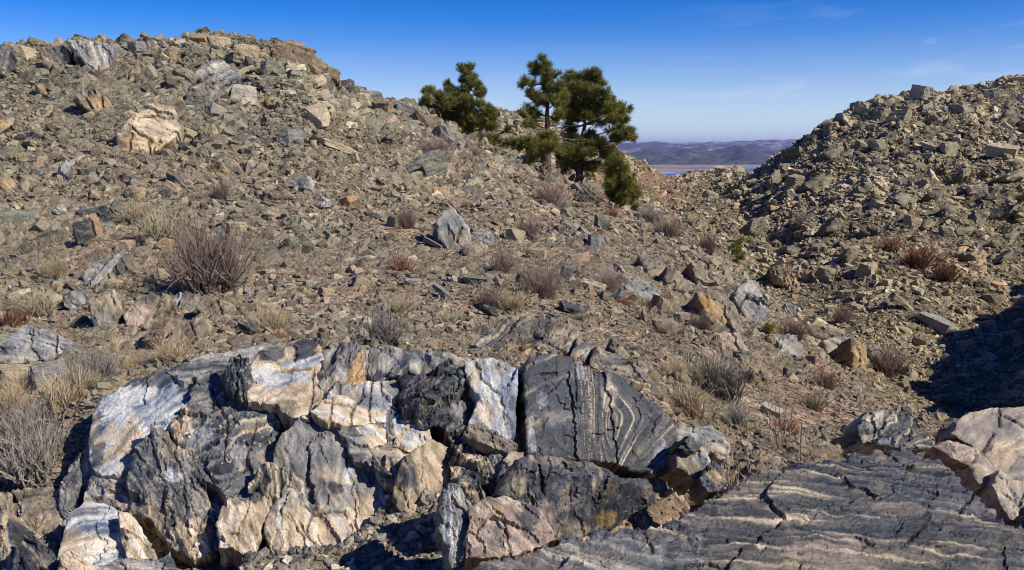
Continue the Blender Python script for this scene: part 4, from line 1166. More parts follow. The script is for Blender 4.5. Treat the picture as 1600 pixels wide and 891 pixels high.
def ledge(label, zone, pts, stops, ang=30, name='rock_slab', cat='rock slab', off=.35, thick=.8, **kw):
    P = zp(zone, pts)
    c = (P[:, 0].mean(), P[:, 1].mean() + np.ptp(P[:, 1]) * .3)
    y = hit(*c, ZG, 8.6).y
    kw.setdefault('yaw', 14)
    kw.setdefault('up', 34)
    kw.setdefault('mat', M_LEDGE)
    kw.setdefault('wl', 4.5)
    kw.setdefault('relief', .8)
    kw.setdefault('vg', .34)
    return slab(name, label, cat, zone, pts, stops, dist=y, off=off * y / 20, thick=thick * y / 14, ang=ang, pitch=2.0, grow=1.0, jag=1.6, **kw)


ledge('tan-grey ledge slab at the top of the right shoulder', 'H', [(598, 290), (640, 278), (700, 318), (722, 345), (706, 400), (660, 412), (622, 372)], 'brown', -50, mixs=[((640, 340, 50, 40), 'grey', .5)])
ledge('tan ledge slab next to the top ledge of the right shoulder', 'H', [(724, 340), (780, 378), (832, 418), (846, 450), (800, 464), (714, 442), (710, 392)], 'brown', -48)
ledge('brown sloping ledge above the orange-stained one', 'H', [(838, 328), (900, 368), (946, 430), (936, 448), (870, 444), (852, 390)], 'brown', 45)
ledge('orange-stained ledge on the right shoulder', 'H', [(878, 452), (930, 440), (992, 470), (1042, 530), (1066, 640), (1032, 652), (992, 602), (982, 682), (940, 624), (900, 562), (884, 492)], 'brown', 58, cracks=[[(985, 540), (1000, 600), (1030, 650)]], mixs=[((915, 505, 40, 46), 'ochre', .9), ((960, 600, 30, 60), 'ochre', .5)])
ledge('grey ledge at the outer edge of the right shoulder', 'H', [(1038, 472), (1090, 400), (1132, 410), (1172, 480), (1190, 562), (1150, 624), (1110, 604), (1068, 552)], 'grey', 55, cracks=[[(1050, 540), (1100, 470), (1170, 500)]])
ledge('pinkish ledge at the foot of the orange-stained one', 'H', [(985, 640), (1062, 655), (1102, 742), (1060, 764), (980, 705), (960, 660)], 'pink', 50, mixs=[((1040, 700, 50, 40), 'brown', .6)])
ledge('grey shoulder block left of the tan ledge slabs', 'H', [(530, 430), (570, 405), (640, 440), (690, 470), (670, 500), (600, 500), (545, 470)], 'grey', 10)
ledge('big blue-grey squared block at the left', 'I', [(0, 690), (60, 648), (100, 610), (150, 620), (270, 658), (345, 700), (352, 735), (312, 776), (270, 792), (190, 776), (110, 792), (50, 802), (-20, 805), (-30, 720)], 'grey', 8, off=.5, cracks=[[(150, 630), (140, 720), (190, 776)], [(268, 665), (258, 720), (268, 790)]], mixs=[((20, 750, 24, 60), 'dark', .9), ((280, 720, 16, 60), 'white', .6), ((150, 690, 120, 60), 'white', .3)])
ledge('broad grey-brown face left of the pinkish tilted slab', 'I', [(418, 505), (470, 465), (522, 442), (556, 480), (562, 560), (532, 640), (482, 662), (440, 622), (420, 562)], 'brown', 60, mixs=[((480, 600, 60, 50), 'grey', .7)])
ledge('pinkish brown tilted slab left of the largest purple shrub', 'I', [(574, 565), (640, 500), (722, 468), (742, 490), (692, 602), (622, 642), (580, 614)], 'brown', -52, mixs=[((640, 570, 70, 60), 'pink', .8)])
ledge('grey-brown tilted slab beside the pinkish tilted one', 'I', [(692, 592), (752, 470), (792, 490), (752, 582), (722, 604)], 'brown', -58)
ledge('thin leaning slab second from the pinkish tilted one', 'I', [(752, 582), (800, 500), (832, 466), (852, 480), (800, 562)], 'grey', -58)
ledge('tan tilted slab under the left of the largest purple shrub', 'I', [(808, 562), (862, 468), (922, 470), (932, 490), (882, 562), (850, 577)], 'brown', -50, mixs=[((870, 520, 40, 40), 'grey', .4)])
ledge('tan jointed slab right under the largest purple shrub', 'I', [(908, 532), (950, 474), (1040, 500), (1082, 520), (1102, 562), (1060, 592), (980, 582)], 'brown', -40, cracks=[[(1000, 490), (1040, 580)]])
ledge('squarish tan block below the tan tilted slabs', 'I', [(838, 622), (932, 570), (977, 620), (966, 662), (900, 702), (850, 692)], 'brown', -40, cracks=[[(880, 600), (910, 690)]])
ledge('pinkish chunk below the pinkish tilted slab', 'I', [(588, 692), (640, 638), (702, 640), (702, 682), (640, 734), (600, 742)], 'pink', -50)
ledge('grey-brown chunk left of the squarish tan block', 'I', [(762, 752), (742, 720), (790, 660), (836, 605), (834, 682), (810, 732)], 'brown', -60)
ledge('grey slab behind the broad grey-brown face', 'I', [(290, 500), (330, 470), (380, 450), (396, 520), (350, 545), (300, 530)], 'grey', 50, mixs=[((310, 510, 26, 30), 'dark', .8)])
ledge('layered greenish grey slab below the dark upright fin', 'I', [(375, 385), (440, 320), (475, 335), (425, 400), (395, 420)], 'grey', -48, wl=3)
ledge('long layered grey slab right of the shorter one', 'I', [(400, 420), (480, 340), (540, 280), (562, 300), (480, 390), (420, 450)], 'grey', -46, wl=3)
CR = dict(up=26, off=.5, thick=1.0)
ledge('pointed grey spike standing on the near hill crest', 'J', [(308, 163), (350, 180), (432, 200), (520, 213), (528, 290), (492, 332), (430, 322), (380, 272), (342, 242), (326, 210)], 'grey', 70, **CR)
ledge('dark curved slab left of the crest spike', 'J', [(188, 242), (215, 218), (290, 213), (332, 250), (312, 302), (290, 332), (230, 322), (200, 292)], 'brown', 62, mixs=[((240, 260, 60, 60), 'dark', .5)], **CR)
ledge('dark upright slab at the far left of the crest', 'J', [(-20, 210), (30, 205), (46, 230), (30, 300), (10, 340), (-20, 340)], 'dark', 110, **CR)
ledge('brown layered fin with a rusty face under the crest', 'J', [(344, 442), (400, 400), (450, 420), (502, 460), (528, 502), (482, 554), (430, 522), (390, 490)], 'brown', 60, cracks=[[(410, 400), (400, 460), (440, 520)], [(465, 430), (490, 540)]], mixs=[((470, 480, 60, 50), 'ochre', .6)], **CR)
ledge('cream rounded rock knob high on the near hill', 'J', [(538, 622), (600, 568), (622, 530), (650, 488), (702, 478), (800, 488), (812, 540), (834, 590), (792, 652), (720, 702), (640, 717), (570, 717), (548, 682)], 'brown', 12, name='boulder', cat='boulder', relief=.8, joints=.5, cracks=[[(600, 590), (640, 620), (690, 640), (705, 660)], [(610, 620), (600, 715)], [(640, 545), (720, 532), (800, 548)], [(690, 640), (690, 700)]], mixs=[((690, 600, 150, 120), 'cream', .85), ((680, 660, 120, 40), 'ochre', .45)], **CR)
ledge('long grey slab tilted up under the near crest', 'J', [(838, 472), (880, 400), (952, 368), (1060, 318), (1118, 345), (1128, 380), (1050, 432), (980, 462), (880, 492)], 'grey', -24, mixs=[((980, 420, 120, 50), 'brown', .5)], **CR)
ledge('grey block on top of the long tilted slab', 'J', [(888, 342), (940, 290), (1032, 268), (1064, 310), (1000, 352), (910, 377)], 'grey', -15, **CR)
ledge('grey-brown block left of the long tilted slab', 'J', [(756, 352), (850, 308), (932, 350), (872, 402), (850, 422), (790, 392)], 'brown', 15, **CR)
ledge('rounded two-tone boulder on the near slope', 'K', [(838, 132), (870, 90), (920, 78), (962, 120), (992, 170), (994, 222), (962, 272), (920, 288), (880, 252), (850, 212)], 'grey', 60, name='boulder', cat='boulder', yaw=10, relief=.45, joints=.1, cracks=[[(950, 165), (935, 230)]], mixs=[((940, 230, 70, 60), 'brown', .8), ((870, 150, 40, 50), 'grey', .6)])
ledge('flat brown disc-like stone beside the two-tone boulder', 'K', [(966, 238), (1030, 223), (1072, 250), (1062, 287), (1000, 303), (962, 280)], 'brown', 6, mixs=[((1010, 255, 40, 16), 'dark', .4)])
ledge('bluish stone right of the two-tone boulder', 'K', [(998, 202), (1040, 173), (1102, 190), (1097, 232), (1070, 247), (1000, 227)], 'grey', 20, name='boulder', cat='boulder')

ZOOM['L'] = (1200, 300, 2.97)
ledge('smooth grey slab on the slope edge above the shade', 'L', [(258, 692), (330, 668), (392, 680), (402, 742), (350, 792), (290, 772)], 'grey', 30, relief=.5, mixs=[((330, 720, 70, 50), 'brown', .4)])
ledge('tan rusty slab right of the smooth grey slab', 'L', [(390, 680), (442, 700), (472, 790), (452, 852), (400, 832), (396, 760)], 'brown', 60, mixs=[((430, 760, 40, 60), 'ochre', .6)])
ledge('bluish slab at the edge of the dark shade', 'L', [(470, 722), (520, 708), (552, 750), (522, 792), (484, 776)], 'grey', 40)
ledge('long brown slab on top of the smooth grey slab', 'L', [(178, 622), (250, 608), (352, 640), (342, 666), (260, 682), (200, 652)], 'brown', 15)
ledge('pale wedge on the lower right slope', 'H', [(870, 740), (912, 708), (950, 740), (975, 790), (940, 785), (890, 762)], 'pink', 35)
ledge('orange-brown rounded boulder on the lower right slope', 'F', [(690, 190), (720, 150), (780, 132), (826, 150), (830, 190), (790, 235), (730, 240)], 'ochre', 20, name='boulder', cat='boulder', mixs=[((800, 160, 40, 30), 'brown', .8)])
ledge('dark-sided grey boulder right of the orange-brown one', 'F', [(920, 170), (940, 142), (1000, 145), (1042, 175), (1030, 225), (980, 235), (930, 205)], 'brown', 20, name='boulder', cat='boulder', yaw=25)
ledge('tan ledge lump at the upper edge of the lower right slope', 'F', [(585, 90), (620, 50), (690, 70), (700, 130), (640, 130), (590, 118)], 'brown', 30)

# ------------------------------------------------------------------ boulders as single things
B_BASE = [rock_mesh('boulder_block', 300 + k, 13 + k % 5, (1.0, 0.75 + 0.25 * ((k * 7) % 10) / 10, 0.55 + 0.45 * ((k * 3) % 10) / 10), 0.17, 0.085, 4 + k % 4, M_BLD) for k in range(16)]
B_SLAB = [rock_mesh('boulder_slab', 340 + k, 10 + k % 4, (1.0, 0.62 + 0.3 * ((k * 7) % 10) / 10, 0.24 + 0.16 * ((k * 3) % 10) / 10), 0.17, 0.07, 9 + k % 5, M_BLD) for k in range(12)]
B_MID = [rock_mesh('boulder_rough', 380 + k, 12 + k % 5, (1.0, 0.6 + 0.4 * ((k * 7) % 10) / 10, 0.4 + 0.5 * ((k * 3) % 10) / 10), 0.27, 0.09, 5, M_BLD) for k in range(20)]
TINT = {'tan': lin(176, 156, 126), 'grey': lin(138, 133, 124), 'blue-grey': lin(120, 121, 122), 'dark': lin(72, 72, 70), 'brown': lin(136, 116, 88), 'cream': lin(206, 184, 150),
        'orange': lin(172, 138, 100), 'pink': lin(180, 144, 122), 'olive': lin(142, 130, 104), 'pale': lin(172, 162, 142), 'green-grey': lin(122, 120, 104)}
LANDMARKS = [((105, 70), 'the pointed crest spike'), ((230, 205), 'the cream rock knob'), ((145, 160), 'the brown layered fin'), ((460, 85), 'the blocky crest knob'), ((335, 415), 'the largest purple-brown shrub'),
             ((60, 535), 'the big blue-grey squared block'), ((708, 358), 'the rounded two-tone boulder'), ((900, 270), 'the big right-hand pine'), ((720, 190), 'the pine behind the crest'), ((845, 250), 'the slender middle pine'),
             ((968, 290), 'the low round pine'), ((1150, 395), 'the small green pine in the gully'), ((1120, 480), 'the orange-stained ledge'), ((1370, 410), 'the reddish scrub on the far slope'), ((1570, 600), 'the valley shadow'),
             ((1550, 150), 'the high end of the far crest'), ((1380, 160), 'the hump of the far crest'), ((1230, 240), 'the low end of the far crest'), ((610, 500), 'the grey dead shrub'), ((850, 430), 'the twin purple shrubs'),
             ((140, 360), 'the dark upright fin'), ((1100, 340), 'the gully mouth'), ((1470, 500), 'the long flat block of the far slope'), ((640, 340), 'the faint purple shrub'), ((420, 500), 'the straw-coloured tussock'), ((560, 270), 'the middle of the near slope'),
             ((30, 250), 'the left edge of the photo'), ((330, 130), 'the long grey slab under the crest'), ((1590, 320), 'the pine at the right edge'), ((1290, 430), 'the tan block of the far foot'), ((1200, 560), 'the lower right shrubs')]
SIZES = [(62, 'very large'), (40, 'large'), (28, 'mid-sized'), (20, 'smallish'), (0, 'small')]
USED_LABELS = set()
NB = [0]


def where(px, py):
    d = sorted((math.hypot(px - a, py - b), nm, a, b) for (a, b), nm in LANDMARKS)
    out = []
    for q, nm, a, b in d[:14]:
        dx, dy = px - a, py - b
        if q < 32:
            w = 'close beside'
        elif abs(dx) > 1.8 * abs(dy):
            w = 'to the right of' if dx > 0 else 'to the left of'
        elif abs(dy) > 1.8 * abs(dx):
            w = 'below' if dy > 0 else 'above'
        else:
            w = ('below and right of' if dx > 0 else 'below and left of') if dy > 0 else ('above and right of' if dx > 0 else 'above and left of')
        out.append((w, nm))
    return out


def boulder(px, py, w, h, tint, kind='block', rot=0.0, label=None, name='boulder', ymin=8.6, sink=0.22, k=None, spin=None, group='loose boulders on the slopes', cat='boulder', near=None):
    """a boulder bedded in the slope; px, py is its middle in the photo, w and h its size there"""
    NB[0] += 1
    rs = np.random.default_rng(1000 + NB[0])
    p = hit(px, py + h * 0.42, ZG, ymin)
    D = p.length
    Wm, Hm = w * D / F, h * D / F
    lib = {'block': B_BASE, 'slab': B_SLAB, 'rough': B_MID}[kind]
    me = lib[int(rs.integers(len(lib))) if k is None else k % len(lib)]
    ext = np.array([v[:] for v in me.vertices[:]] if False else [0])
    o = bpy.data.objects.new(name, me)
    col.objects.link(o)
    az = math.atan2(p.x, p.y)
    q = Euler((rs.normal(0, .12), R(rot), rs.normal(0, .35) - az if spin is None else R(spin) - az), 'XYZ')
    bb = MEXT[me.name]
    sx = Wm / (bb[0] * (abs(math.cos(R(rot))) + 0.12)) if kind != 'slab' else Wm / (bb[0] * max(abs(math.cos(R(rot))), .35) + bb[2] * abs(math.sin(R(rot))))
    sz = Hm / bb[2] if kind != 'slab' else None
    if kind == 'slab':
        o.scale = (sx, sx * 0.9, max(Hm / (bb[2] * abs(math.cos(R(rot))) + bb[0] * abs(math.sin(R(rot)))), sx * .6))
    else:
        o.scale = (sx, (sx + sz) * 0.5, sz)
    o.rotation_euler = q
    n_in = Vector((p.x, p.y, 0)).normalized()
    o.location = Vector((p.x, p.y, p.z)) + n_in * Wm * 0.22 + Vector((0, 0, Hm * (0.5 - sink * 0.55)))
    c = TINT[tint] * 0.92 * rs.uniform(0.9, 1.1) if isinstance(tint, str) else tint
    o['tint'] = [float(c[0]), float(c[1]), float(c[2]), 1.0]
    if label is None:
        cn = tint if isinstance(tint, str) else min(TINT, key=lambda t: float(((TINT[t] * 0.92 - tint) ** 2).sum()))
        szn = next(nm for a, nm in SIZES if w >= a)
        shp = {'block': 'angular', 'slab': 'flat slabby', 'rough': 'rugged'}[kind]
        for wd, nm in where(px, py):
            label = f'{szn} {shp} {cn} boulder {wd} {nm}'
            if label not in USED_LABELS and len(label.split()) <= 16:
                break
    USED_LABELS.add(label)
    return tag(o, label, cat, group, 'thing')


MEXT = {}
for me in B_BASE + B_SLAB + B_MID:
    a = np.empty(len(me.vertices) * 3, np.float32)
    me.vertices.foreach_get('co', a)
    a = a.reshape(-1, 3)
    MEXT[me.name] = np.ptp(a, axis=0)

NAMED = [
    # near hill, crest
    (12, 96, 28, 52, 'dark', 'slab', 66, 'dark upright slab at the left end of the crest', 5),
    (40, 88, 30, 26, 'tan', 'block', 12, 'tan block between left crest slab and curved slab', 6),
    (380, 150, 46, 32, 'pale', 'rough', 0, 'pale boulder right below the long tilted slab', 5),
    (385, 85, 40, 30, 'tan', 'block', 8, 'tan crest block in the middle of the near ridge', 7),
    (345, 70, 36, 22, 'tan', 'rough', 0, 'low tan block on the highest part of the crest', 2),
    (215, 76, 30, 22, 'grey', 'rough', 0, 'grey crest block right of the squared grey block', 9),
    (460, 84, 52, 40, 'brown', 'block', 24, 'blocky brown knob at the right end of the crest', 11),
    (488, 104, 40, 34, 'brown', 'block', 32, 'brown block on the ridge right of the crest knob', 13),
    (515, 118, 34, 26, 'brown', 'rough', 24, 'brown ridge block descending from the crest knob', 8),
    (540, 136, 26, 24, 'dark', 'rough', 20, 'dark ridge block half way down the ridge step', 1),
    (425, 110, 36, 30, 'green-grey', 'rough', 0, 'greenish block left below the crest knob', 6),
    (565, 156, 30, 22, 'tan', 'rough', 10, 'tan block at the notch of the near ridge', 7),
    (596, 168, 36, 24, 'brown', 'block', 6, 'brown block on the ridge right of the notch', 2),
    (640, 170, 44, 30, 'grey', 'slab', 24, 'grey slab on the ridge left of the pine', 6),
    (672, 195, 56, 36, 'brown', 'slab', 38, 'smooth brown slab sloping down beside the left pine', 8),
    (700, 215, 50, 34, 'grey', 'slab', 36, 'grey slab sloping down below the left pine', 9),
    (495, 184, 50, 40, 'tan', 'block', -18, 'tan two-faced boulder on the upper near slope', 6),
    (520, 226, 78, 24, 'tan', 'slab', 18, 'long tan slab half way up the near slope', 10),
    (455, 215, 40, 26, 'grey', 'rough', 0, 'grey lump left of the long tan slab', 3),
    (640, 262, 52, 34, 'green-grey', 'slab', -26, 'greenish slab tilted up left of the pine slope', 0),
    (672, 258, 50, 40, 'green-grey', 'block', -20, 'greenish block next to the tilted slab', 9),
    (655, 290, 70, 26, 'brown', 'slab', 22, 'brown ledge with rusty edge below greenish slabs', 4),
    (690, 302, 30, 20, 'orange', 'rough', 0, 'orange stained stone below the brown ledge', 10),
    # near slope
    (676, 380, 34, 18, 'grey', 'slab', 26, 'grey slab left of the flat brown stone', 1),
    (132, 362, 24, 66, 'dark', 'slab', 80, 'dark upright fin on the left slope', 3),
    (150, 352, 20, 54, 'orange', 'slab', 78, 'orange-faced fin right of the dark upright fin', 7),
    (140, 338, 36, 20, 'dark', 'rough', -10, 'black cap stone over the two upright fins', 2),
    (168, 335, 18, 36, 'dark', 'slab', 66, 'dark leaning sliver behind the orange-faced fin', 8),
    (182, 325, 16, 34, 'green-grey', 'slab', 62, 'greenish leaning sliver right of the dark one', 9),
    (150, 420, 56, 26, 'green-grey', 'slab', -34, 'layered greenish slab below the upright fins', 2),
    (172, 412, 50, 20, 'green-grey', 'slab', -36, 'thin greenish slab stacked on the layered one', 6),
    (255, 530, 40, 40, 'brown', 'rough', -30, 'brown rough block left of the tan joint block', 7),
    (120, 472, 40, 26, 'dark', 'slab', 30, 'dark slab above the big squared block', 0),
    (30, 590, 60, 32, 'tan', 'rough', 8, 'tan block below the big squared block', 2),
    (80, 588, 50, 40, 'grey', 'rough', -10, 'grey chunk below the white-edged slice', 12),
    (30, 340, 56, 26, 'green-grey', 'slab', -8, 'greenish flat slab at the left border', 5),
    (30, 462, 30, 18, 'cream', 'slab', -10, 'cream stone at the left above the squared block', 11),
    (390, 515, 36, 26, 'dark', 'slab', 24, 'dark striped slab left of the straw tussock', 2),
    (355, 395, 40, 30, 'grey', 'rough', 0, 'grey block right of the largest purple shrub', 3),
    (370, 358, 34, 22, 'tan', 'rough', 0, 'tan stone up right of the largest purple shrub', 9),
    (470, 342, 30, 14, 'green-grey', 'slab', 6, 'small dark oblong slab on the near slope', 3),
    (545, 315, 30, 18, 'orange', 'rough', -12, 'orange-brown stone in the middle of the slope', 14),
    (930, 380, 26, 26, 'blue-grey', 'block', 10, 'blue-grey cobble below the pines', 12),
    (805, 368, 28, 24, 'tan', 'block', 0, 'tan boulder left of the faint shrub under the pines', 14),
    (872, 360, 20, 16, 'dark', 'rough', 0, 'dark stone left of the blue-grey cobble', 1),
    (905, 402, 34, 18, 'pink', 'slab', -6, 'pinkish slab below the blue-grey cobble', 6),
    (884, 426, 20, 28, 'green-grey', 'block', 20, 'greenish oval boulder right of the twin shrubs', 2),
    (925, 446, 44, 18, 'tan', 'slab', 12, 'tan slab left of the narrow purple shrub', 0),
    (893, 482, 46, 22, 'dark', 'slab', 14, 'dark grey slab below the twin shrubs', 7),
    (965, 462, 22, 22, 'blue-grey', 'slab', -40, 'bluish leaning flake under the narrow shrub', 4),
    (762, 485, 40, 30, 'dark', 'slab', 28, 'dark striped rock beside the pale shrub patch', 11),
    (690, 455, 34, 24, 'blue-grey', 'slab', 36, 'bluish slab in the middle of the near slope', 2),
    (645, 442, 34, 20, 'grey', 'slab', 8, 'grey slab below the small red tuft', 3),
    (745, 440, 44, 18, 'green-grey', 'slab', 4, 'flat greenish slab above the dark striped rock', 9),
    # ledges at the right shoulder
    (1010, 455, 30, 24, 'grey', 'rough', 30, 'grey stone left of the leaning tan slab', 12),
    (1030, 478, 26, 30, 'brown', 'rough', 20, 'brown stone left of the orange-stained ledge', 15),
    (1040, 510, 32, 24, 'grey', 'rough', 0, 'grey block below the shoulder ledges', 17),
    (1065, 500, 26, 22, 'tan', 'rough', 0, 'tan stone at the foot of the orange ledge', 18),
    (1160, 560, 28, 22, 'green-grey', 'block', 0, 'greenish boulder right of the pale wedge', 5),
    (1205, 642, 34, 22, 'pale', 'slab', 20, 'pale stone above the rusty shrub', 6),
    (1068, 672, 34, 18, 'grey', 'slab', -6, 'grey flake right of the swirled slab', 10),
    (1282, 712, 34, 14, 'brown', 'rough', 0, 'brown stone lying behind the banded slab', 5),
    # hill across the valley
    (1290, 431, 30, 24, 'olive', 'block', 10, 'tan block at the foot of the far slope', 13),
    (1408, 474, 38, 24, 'olive', 'slab', 36, 'flat tilted block on the far slope foot', 5),
    (1464, 508, 52, 32, 'grey', 'slab', 16, 'long flat block low on the far slope', 2),
    (1320, 462, 24, 18, 'tan', 'block', 0, 'tan boulder with dark side near the far foot', 2),
    (1375, 180, 24, 22, 'olive', 'block', 8, 'squared boulder under the far crest hump', 4),
    (1322, 190, 26, 24, 'pale', 'slab', 50, 'pale leaning slab below the far crest', 7),
    (1300, 200, 24, 20, 'olive', 'rough', 0, 'olive boulder left of the pale leaning slab', 8),
    (1406, 182, 30, 22, 'olive', 'block', 0, 'big olive boulder right of the squared one', 11),
    (1440, 146, 30, 22, 'pale', 'block', 6, 'pale block on the far crest hump', 14),
    (1265, 220, 22, 18, 'dark', 'block', 0, 'dark boulder on the low far crest', 15),
    (1370, 228, 24, 20, 'olive', 'block', 0, 'olive boulder on the upper far slope', 0),
    (1240, 285, 26, 22, 'olive', 'block', 12, 'olive boulder above a black hollow on far slope', 3),
    (1450, 230, 26, 18, 'tan', 'slab', 20, 'tan slab on the upper far slope', 9),
    (1480, 365, 24, 20, 'olive', 'block', 0, 'olive boulder in the far bare patch', 6),
    (1425, 350, 26, 22, 'tan', 'block', 10, 'tan boulder left of the far bare patch', 12),
    (1245, 338, 28, 20, 'olive', 'block', 0, 'wide olive boulder beside the gully', 10),
    (1565, 235, 40, 24, 'tan', 'slab', 10, 'tan outcrop slab near the right edge of far slope', 6),
    (1500, 170, 34, 20, 'olive', 'slab', 18, 'olive slab under the dip of the far crest', 11),
    (1545, 150, 28, 18, 'green-grey', 'block', 0, 'greenish block on the rising far crest', 1),
    (1130, 268, 30, 12, 'tan', 'rough', 0, 'tan outcrop topping the small knoll in the gap', 4),
]
for a in NAMED:
    px, py, w, h, tn, kd, rt, lb, kk = a
    boulder(px, py, w, h, tn, kd, rt, lb, k=kk, name='boulder' if kd != 'slab' else 'rock_slab', cat='boulder' if kd != 'slab' else 'rock slab')

# bedrock crags breaking through the rubble
rsc = np.random.default_rng(5)
crags = [(a[0], a[1], max(a[2], a[3])) for a in NAMED]
HOLD = [(230, 205, 60), (140, 80, 50), (335, 115, 60), (145, 160, 40), (80, 535, 70), (240, 500, 130), (705, 360, 50), (1090, 450, 110), (1340, 560, 70), (75, 90, 40)]
nc = 0
for _ in range(3000):
    if nc >= 92:
        break
    reg = rsc.choice(4, p=[.42, .2, .28, .10])
    px, py = ((rsc.uniform(0, 640), rsc.uniform(85, 320)), (rsc.uniform(1180, 1600), rsc.uniform(145, 400)), (rsc.uniform(960, 1240), rsc.uniform(380, 600)), (rsc.uniform(0, 360), rsc.uniform(320, 540)))[reg]
    p0 = hit(px, py, ZG, 8.6)
    if p0.y > 190 or hit(px, py - 34, ZG, 8.6).y > 230:
        continue
    w_ = rsc.uniform(26, 62) * (.8 if reg == 1 else 1.0)
    if any(math.hypot(px - a, py - b) < .55 * (w_ + c) for a, b, c in crags) or any(math.hypot(px - a, py - b) < w_ * .5 + c for a, b, c in HOLD):
        continue
    h_ = w_ * rsc.uniform(.38, .75)
    th = rsc.normal(-.25 if reg != 2 else .75, .4)
    k_ = int(rsc.integers(6, 9))
    an = np.sort((np.arange(k_) + rsc.uniform(-.3, .3, k_)) * 6.283 / k_)
    rr_ = rsc.uniform(.75, 1.1, k_)
    ex, ey = np.cos(an) * rr_ * w_ / 2, np.sin(an) * rr_ * h_ / 2
    P_ = [(px + a * math.cos(th) - b * math.sin(th), py + a * math.sin(th) + b * math.cos(th)) for a, b in zip(ex, ey)]
    st_ = rsc.choice(['brown', 'grey', 'olive'], p=[.35, .3, .35] if reg != 1 else [.3, 0, .7])
    cn = {'brown': 'brown', 'grey': 'grey', 'olive': 'olive-grey'}[st_]
    szn = 'broad' if w_ > 46 else ('mid-sized' if w_ > 35 else 'small')
    for wd, nm in where(px, py):
        lb = f'{szn} {cn} bedrock crag {wd} {nm}'
        if lb not in USED_LABELS and len(lb.split()) <= 16:
            break
    USED_LABELS.add(lb)
    ledge(lb, 'P', P_, st_, math.degrees(th) + rsc.normal(0, 15), name='bedrock_crag', cat='rock crag', off=.3, thick=1.0, up=rsc.uniform(22, 46), yaw=rsc.uniform(-15, 40), relief=1.1, strata=1.4,
          mixs=[((px + rsc.normal(0, 8), py + rsc.normal(0, 6), w_ * .3, h_ * .25), rsc.choice(['ochre', 'olive', 'brown', 'dark']), .5)], group='bedrock crags breaking through the rubble')
    crags.append((px, py, w_))
    nc += 1

# more boulders strewn over both hills
rsb = np.random.default_rng(77)
placed = list(crags) + [(a, b, c * 1.6) for a, b, c in HOLD]
want = 285 - len(NAMED)
tries = 0
while want > 0 and tries < 6000:
    tries += 1
    px, py = rsb.uniform(0, 1600), rsb.uniform(75, 640)
    right = px > 1130 and py < 560
    w = rsb.choice([15, 18, 21, 25, 30, 36], p=[.22, .26, .22, .16, .09, .05]) * rsb.uniform(.9, 1.15)
    if py > 540 and px < 1050 or (px > 1500 and py > 560):
        continue
    p = hit(px, py, ZG, 8.6)
    if p.y > 200 or p.y < 9:
        continue
    if any(math.hypot(px - a, py - b) < 0.5 * (w + c) for a, b, c in placed):
        continue
    s_ = sum(math.exp(-(((px - a) / b) ** 2 + ((py - c) / d) ** 2)) for a, c, b, d in SOIL)
    if rsb.random() < s_ * 1.2 or (320 < py < 520 and 380 < px < 1000 and rsb.random() < .6):
        continue
    tint, ti = pick_tint(rsb, right)
    kd = rsb.choice(['block', 'slab', 'rough'], p=[.3, .3, .4])
    boulder(px, py, w, w * rsb.uniform(.55, .9), tint[0], kd, rsb.normal(5, 22))
    placed.append((px, py, w))
    want -= 1

# ------------------------------------------------------------------ dry shrubs
def tubes(segs):
    """three-sided tapered twigs; segs: (n,2,3) end points, (n,2) radii, (n,3) colour"""
    p, r, c = segs
    n = len(p)
    d = p[:, 1] - p[:, 0]
    d /= np.linalg.norm(d, axis=1)[:, None] + 1e-9
    ref = np.where(np.abs(d[:, 2:3]) > 0.9, np.array([[1.0, 0, 0]]), np.array([[0, 0, 1.0]]))
    a = np.cross(d, ref)
    a /= np.linalg.norm(a, axis=1)[:, None] + 1e-9
    b = np.cross(d, a)
    V = []
    for e in (0, 1):
        for k in range(3):
            t = 2.094 * k
            V.append(p[:, e] + (a * math.cos(t) + b * math.sin(t)) * r[:, e:e + 1])
    V = np.stack(V, 1).reshape(-1, 3)
    base = (np.arange(n) * 6)[:, None]
    f = np.concatenate([base + np.array([[k, (k + 1) % 3, 3 + (k + 1) % 3, 3 + k]]) for k in range(3)])
    return V, f, np.repeat(c, 6, 0)


